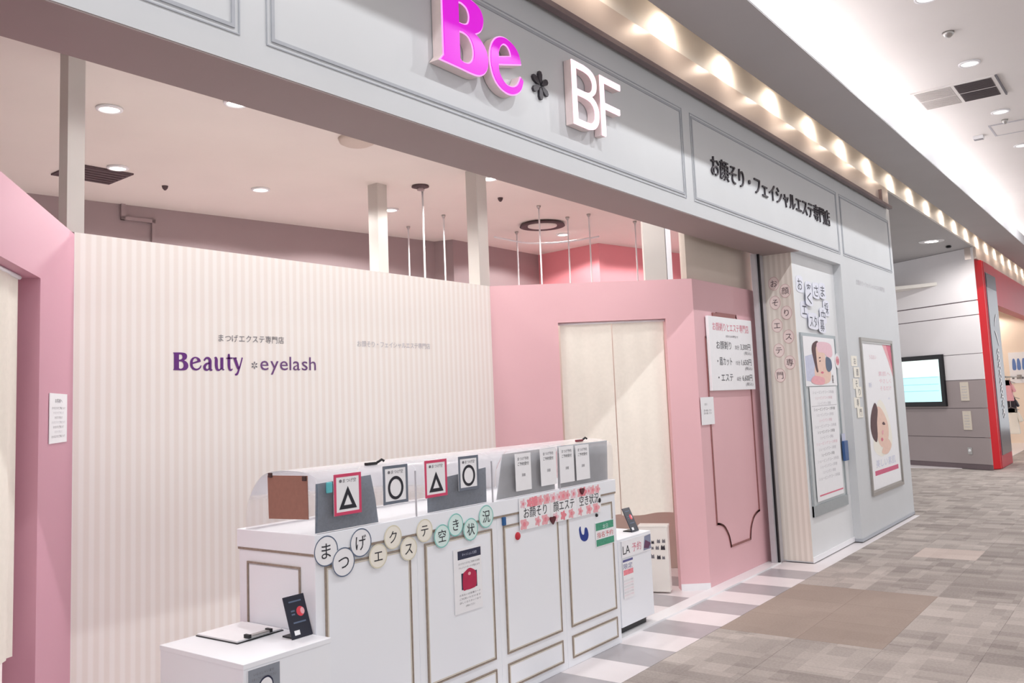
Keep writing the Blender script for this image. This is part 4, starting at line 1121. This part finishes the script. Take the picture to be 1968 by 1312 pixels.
for k in range(16):
    v = 1.46 - k * 0.052
    MB().text(RP, 'シェービングコース料金', 8.31, v, 0.032, 0.0042, width=0.62 - 0.12 * (k % 3), center=True).build('text_line', M[('pale_ink', 'palepink', 'pale_ink', 'grey_ink')[k % 4] if k < 12 else 'pale_ink'], t)
MB().fbox(RP, 7.95, 8.68, 1.345, 1.350, 0.0036, 0.0042).build('rule', M['pale_ink'], t)
MB().fbox(RP, 7.99, 8.685, 0.540, 0.553, 0.0036, 0.0044).build('pink_rule', M['pinkink'], t)
t = thing('leaflet_holder', tuple(RP(8.80, 0.8, 0)), 'small blue leaflet holder hung at the side of display panel', 'holder')
MB().fbox(RP, 8.745, 8.862, 0.80, 0.99, 0.004, 0.03).build('pocket', mat('dusk_blue_plastic', (62, 96, 150), 0.4), t, bevel=0.003)
MB().fbox(RP, 8.75, 8.845, 0.90, 1.06, 0.008, 0.012).build('leaflet', M['lilac'], t)

# ================================================================== PILLAR POSTER
PL = FF(2.55)
t = thing('framed_poster', (10.06, 2.54, 0.385), 'silver framed beauty poster with sleeping woman on the outer pillar', 'poster')
MB().frame(PL, 9.42, 10.705, 0.386, 2.02, 0.035, 0.0, 0.02).build('frame', mat('taupe_metal_frame', (168, 164, 160), 0.35, metal=0.4), t)
MB().frame(PL, 9.452, 10.673, 0.418, 1.988, 0.022, 0.0, 0.012).build('inner_frame', M['metal'], t)
MB().fbox(PL, 9.46, 10.665, 0.425, 1.98, 0.0, 0.006).build('paper', M['paper'], t)
def Q_(pts, w, name, key):
    MB().fpoly(PL, pts, w).build(name, M[key], t)
Q_([(10.28, 1.975), (10.655, 1.975), (10.655, 1.60), (10.50, 1.78)], 0.0068, 'pink_corner', 'blush')
Q_([(10.44, 1.975), (10.655, 1.975), (10.655, 1.68)], 0.0072, 'rose_corner', 'pinkink')
Q_(smooth([(9.62, 0.86), (9.72, 1.08), (9.82, 1.26), (10.0, 1.36), (10.22, 1.26), (10.36, 1.06), (10.38, 0.88), (10.2, 0.80), (9.9, 0.76)], True, 6), 0.0068, 'veil', 'cream_paper')
Q_(smooth([(9.78, 1.33), (9.62, 1.22), (9.56, 1.08), (9.62, 0.97), (9.74, 0.92), (9.80, 0.98), (9.82, 1.12), (9.88, 1.26)], True, 6), 0.0078, 'hair', 'hair')
Q_(smooth([(9.84, 1.27), (9.98, 1.28), (10.14, 1.20), (10.26, 1.08), (10.24, 0.95), (10.10, 0.86), (9.92, 0.86), (9.80, 0.95), (9.80, 1.12)], True, 6), 0.0074, 'face', 'skin')
Q_(smooth([(9.92, 0.80), (10.05, 0.88), (10.20, 0.93), (10.33, 0.86), (10.25, 0.80), (10.10, 0.77)], True, 6), 0.0084, 'hand', 'skin')
Q_(smooth([(10.02, 1.10), (10.08, 1.12), (10.14, 1.09), (10.08, 1.085)], True, 4), 0.0088, 'closed_eye', 'hair')
Q_(smooth([(9.92, 0.94), (9.97, 0.955), (10.01, 0.93), (9.96, 0.915)], True, 4), 0.0088, 'lips', 'pinkink')
Q_(smooth([(9.98, 1.02), (10.04, 1.03), (10.03, 0.99), (9.99, 0.985)], True, 4), 0.0088, 'nose', 'blush')
MB().fbox(PL, 9.60, 10.56, 0.578, 0.626, 0.006, 0.0068).build('pink_bar', mat('deep_pink_print', (214, 96, 132), 0.5), t)
MB().text(PL, '美しい素肌', 10.06, 0.66, 0.09, 0.0068, width=0.8, center=True).build('text_line', M['lilac'], t)
for k, (u, v, wd, s_) in enumerate(((9.86, 1.80, 0.28, 'うるおい'), (10.28, 1.62, 0.5, '素肌へ'), (10.30, 1.54, 0.5, 'やさしく'), (10.30, 1.46, 0.48, 'そるだけ'), (9.68, 1.50, 0.12, '新'), (10.40, 1.36, 0.08, '。'))):
    MB().text(PL, s_, u, v, 0.055, 0.0068, width=wd, center=True).build('text_line', M['palepink' if k < 4 else 'lilac'], t)
for i, (u, v, ch) in enumerate(((9.17, 1.77, 'お'), (9.22, 1.655, '顔'), (9.17, 1.54, 'そ'), (9.24, 1.455, 'り'), (9.16, 1.35, '専'), (9.23, 1.25, '門'))):
    t = thing('letter_slip', tuple(PL(u, v - 0.05, 0)), 'small pale letter slip on the pillar edge, %s from the top' % ordn[i], 'letter card', 'letter slips on the pillar edge')
    MB().fbox(PL, u - 0.10, u + 0.10, v - 0.052, v + 0.052, 0.001 + 0.003 * (i % 2), 0.003 + 0.003 * (i % 2)).build('sheet', M['cream_paper'], t)
    MB().text(PL, ch, u + 0.02, v - 0.03, 0.08, 0.004 + 0.003 * (i % 2), width=0.075, center=True).build('character', M['grey_ink'], t)
t = thing('pillar_lettering', tuple(PL(10.05, 2.58, 0)), 'faint grey lettering high on the outer pillar', 'lettering')
for i, ch in enumerate('お顔そり・フェイシャルエステ専門店'):
    MB().text(PL, ch, 9.51 + i * 0.068, 2.585, 0.062, 0.002, center=True).build('character', M['pale_ink'], t)

# ================================================================== SCREEN AND PLATES ON THE CORRIDOR WALL
t = thing('wall_screen', tuple(TV(0.15, 1.10, 0)), 'black framed screen with pale green picture on corridor wall', 'screen')
MB().fbox(TV, -0.62, 0.92, 1.10, 2.04, 0.0, 0.05).build('casing', M['black'], t, bevel=0.006)
MB().fbox(TV, -0.54, 0.84, 1.185, 1.955, 0.05, 0.054).build('screen', M['screen'], t)
MB().fbox(TV, -0.54, 0.84, 1.65, 1.955, 0.054, 0.056).build('picture_band', M['screen2'], t)
for v in (1.38, 1.50, 1.63):
    MB().fbox(TV, -0.5, 0.80, v, v + 0.012, 0.054, 0.057).build('picture_line', M['screen3'], t)
for a, b, lab in ((1.19, 1.52, 'upper cream wall plate right of the black screen'), (0.68, 1.01, 'lower cream wall plate right of the black screen')):
    t = thing('wall_plate', tuple(TV(1.3, a, 0)), lab, 'wall plate', 'cream wall plates on the corridor wall')
    MB().fbox(TV, 1.216, 1.39, a, b, 0.0, 0.012).build('plate', mat('cream_plate', (224, 214, 200), 0.5), t, bevel=0.004)
    for k in range(5):
        MB().fbox(TV, 1.25, 1.356, a + 0.05 + k * 0.05, a + 0.058 + k * 0.05, 0.012, 0.014).build('text_line', M['pale_ink'], t)
fo = Fr(tuple(TV(1.3, 0.318, 0)), tuple(TV.x), (0, 0, 1), tuple(TV.n))
t = thing('door_button', tuple(TV(1.3, 0.27, 0)), 'small round metal socket low on the taupe corridor wall', 'socket')
MB().fbox(TV, 1.255, 1.345, 0.255, 0.375, 0.0, 0.008).build('plate', M['metal'], t, bevel=0.003)
MB().lathe((0, 0, 0), [(0.028, 0.008), (0.026, 0.016), (0.01, 0.018)], 16, axis=fo).build('button', M['paper'], t, shade=True)

# ================================================================== RED SHOP
RFm = FF(2.49)
t = thing('red_sign_pillar', (17.97, 2.6, 0), 'glossy red pillar with a tall slate sign at the next shop', 'sign pillar')
MB().fpoly(Fr((0, 0, 0), (1, 0, 0), (0, 0, 1), (0, 1, 0)), [(17.29, 2.49), (18.66, 2.49), (18.66, 2.70), (17.05, 2.668)], 0.0, 3.66).build('body', M['redpaint'], t, bevel=0.008)
MB().fbox(RFm, 17.40, 18.655, 0.0, 3.655, 0.0, 0.008).build('front_cladding', M['redfascia'], t)
MB().fbox(RFm, 17.48, 18.58, 0.22, 3.46, 0.006, 0.02).build('sign_face', M['slate'], t)
MB().fbox(RFm, 17.50, 18.56, 3.20, 3.44, 0.02, 0.024).build('sign_top_reflection', mat('dark_slate_reflection', (84, 84, 96), 0.3), t)  # bluish reflection along the sign top, painted as a dark slate band
MB().ribbon(RFm, [(17.95, 2.50, 0.02), (18.05, 2.62, 0.06), (18.22, 2.74, 0.03)], 0.026).build('white_stroke', M['paper'], t)
MB().ribbon(RFm, [(17.92, 2.42, 0.03), (18.05, 2.34, 0.07), (18.25, 2.16, 0.03)], 0.026).build('white_stroke', M['paper'], t)
rr = random.Random(21)
for k in range(9):
    v = 2.02 - k * 0.14
    MB().ribbon(RFm, [(17.92, v + rr.uniform(-0.03, 0.03), 0.03), (18.06, v + 0.06, 0.05), (18.2, v + rr.uniform(-0.03, 0.03), 0.04)], 0.026).build('white_stroke', M['paper'], t)
    MB().ribbon(RFm, [(17.98, v - 0.045, 0.03), (18.14, v - 0.04 + rr.uniform(-0.02, 0.02), 0.04)], 0.026).build('white_stroke', M['paper'], t)
t = thing('blue_banner', (24.49, 2.95, 1.45), 'white banner with blue figures inside the red fronted shop', 'banner')
RB = FS(24.5)
MB().fbox(RB, -3.14, -2.72, 1.45, 2.2, 0.0, 0.01).build('sheet', M['paper'], t)
for u in (-3.03, -2.93, -2.82):
    MB().fpoly(RB, smooth([(u - 0.035, 1.78), (u + 0.035, 1.78), (u + 0.04, 1.92), (u + 0.015, 2.04), (u - 0.025, 2.03), (u - 0.04, 1.9)], True, 4), 0.012).build('printed_figure', mat('pale_blue_print', (110, 140, 200), 0.5), t)
for k in range(4):
    MB().fbox(RB, -3.1 + k * 0.1, -3.05 + k * 0.1, 1.55, 1.60, 0.01, 0.012).build('text_line', M['grey_ink'], t)
def garment(x, y, z, key, label, s_=1.0):
    t = thing('hanging_garment', (x, y, z - 0.7 * s_), label, 'garment', 'garments in the red fronted shop')
    fr = Fr((x, y, z), (0, -1, 0), (-1, 0, 0))
    pts = [(-0.05, 0), (0.05, 0), (0.2, -0.06), (0.3, -0.34), (0.2, -0.38), (0.16, -0.24), (0.2, -0.72), (-0.2, -0.72), (-0.16, -0.24), (-0.2, -0.38), (-0.3, -0.34), (-0.2, -0.06)]
    MB().fpoly(fr, [(a * s_, b * s_) for a, b in pts], -0.06, 0.06).build('cloth', M[key], t, bevel=0.02)
    MB().tube([fr(-0.16, 0.0, 0), fr(0, 0.06, 0), fr(0.16, 0.0, 0)], 0.008, 6).build('hanger', M['metal'], t)
    MB().tube([fr(0, 0.06, 0), fr(0, 1.583 - z, 0)], 0.006, 6).build('hook', M['metal'], t)
garment(22.35, 2.94, 1.46, 'blush', 'pale pink garment hanging beside the slate sign', 0.55)
garment(22.8, 2.94, 1.10, 'charcoal', 'dark garment hanging beside the slate sign', 0.5)
garment(22.57, 2.94, 0.86, 'cream_paper', 'cream garment hanging lowest beside the slate sign', 0.75)
t = thing('garment_rail', (23.35, 2.94, 1.585), 'thin metal garment rail inside the red fronted shop', 'rail')
MB().tube([(22.2, 2.94, 1.6), (24.49, 2.94, 1.6)], 0.015, 8).build('tube', M['metal'], t, shade=True)
MB().box(22.17, 22.2, 2.92, 2.96, 1.58, 1.62).build('end_cap', M['metal'], t)
MB().box(24.48, 24.5, 2.89, 2.99, 1.55, 1.65).build('wall_flange', M['metal'], t)
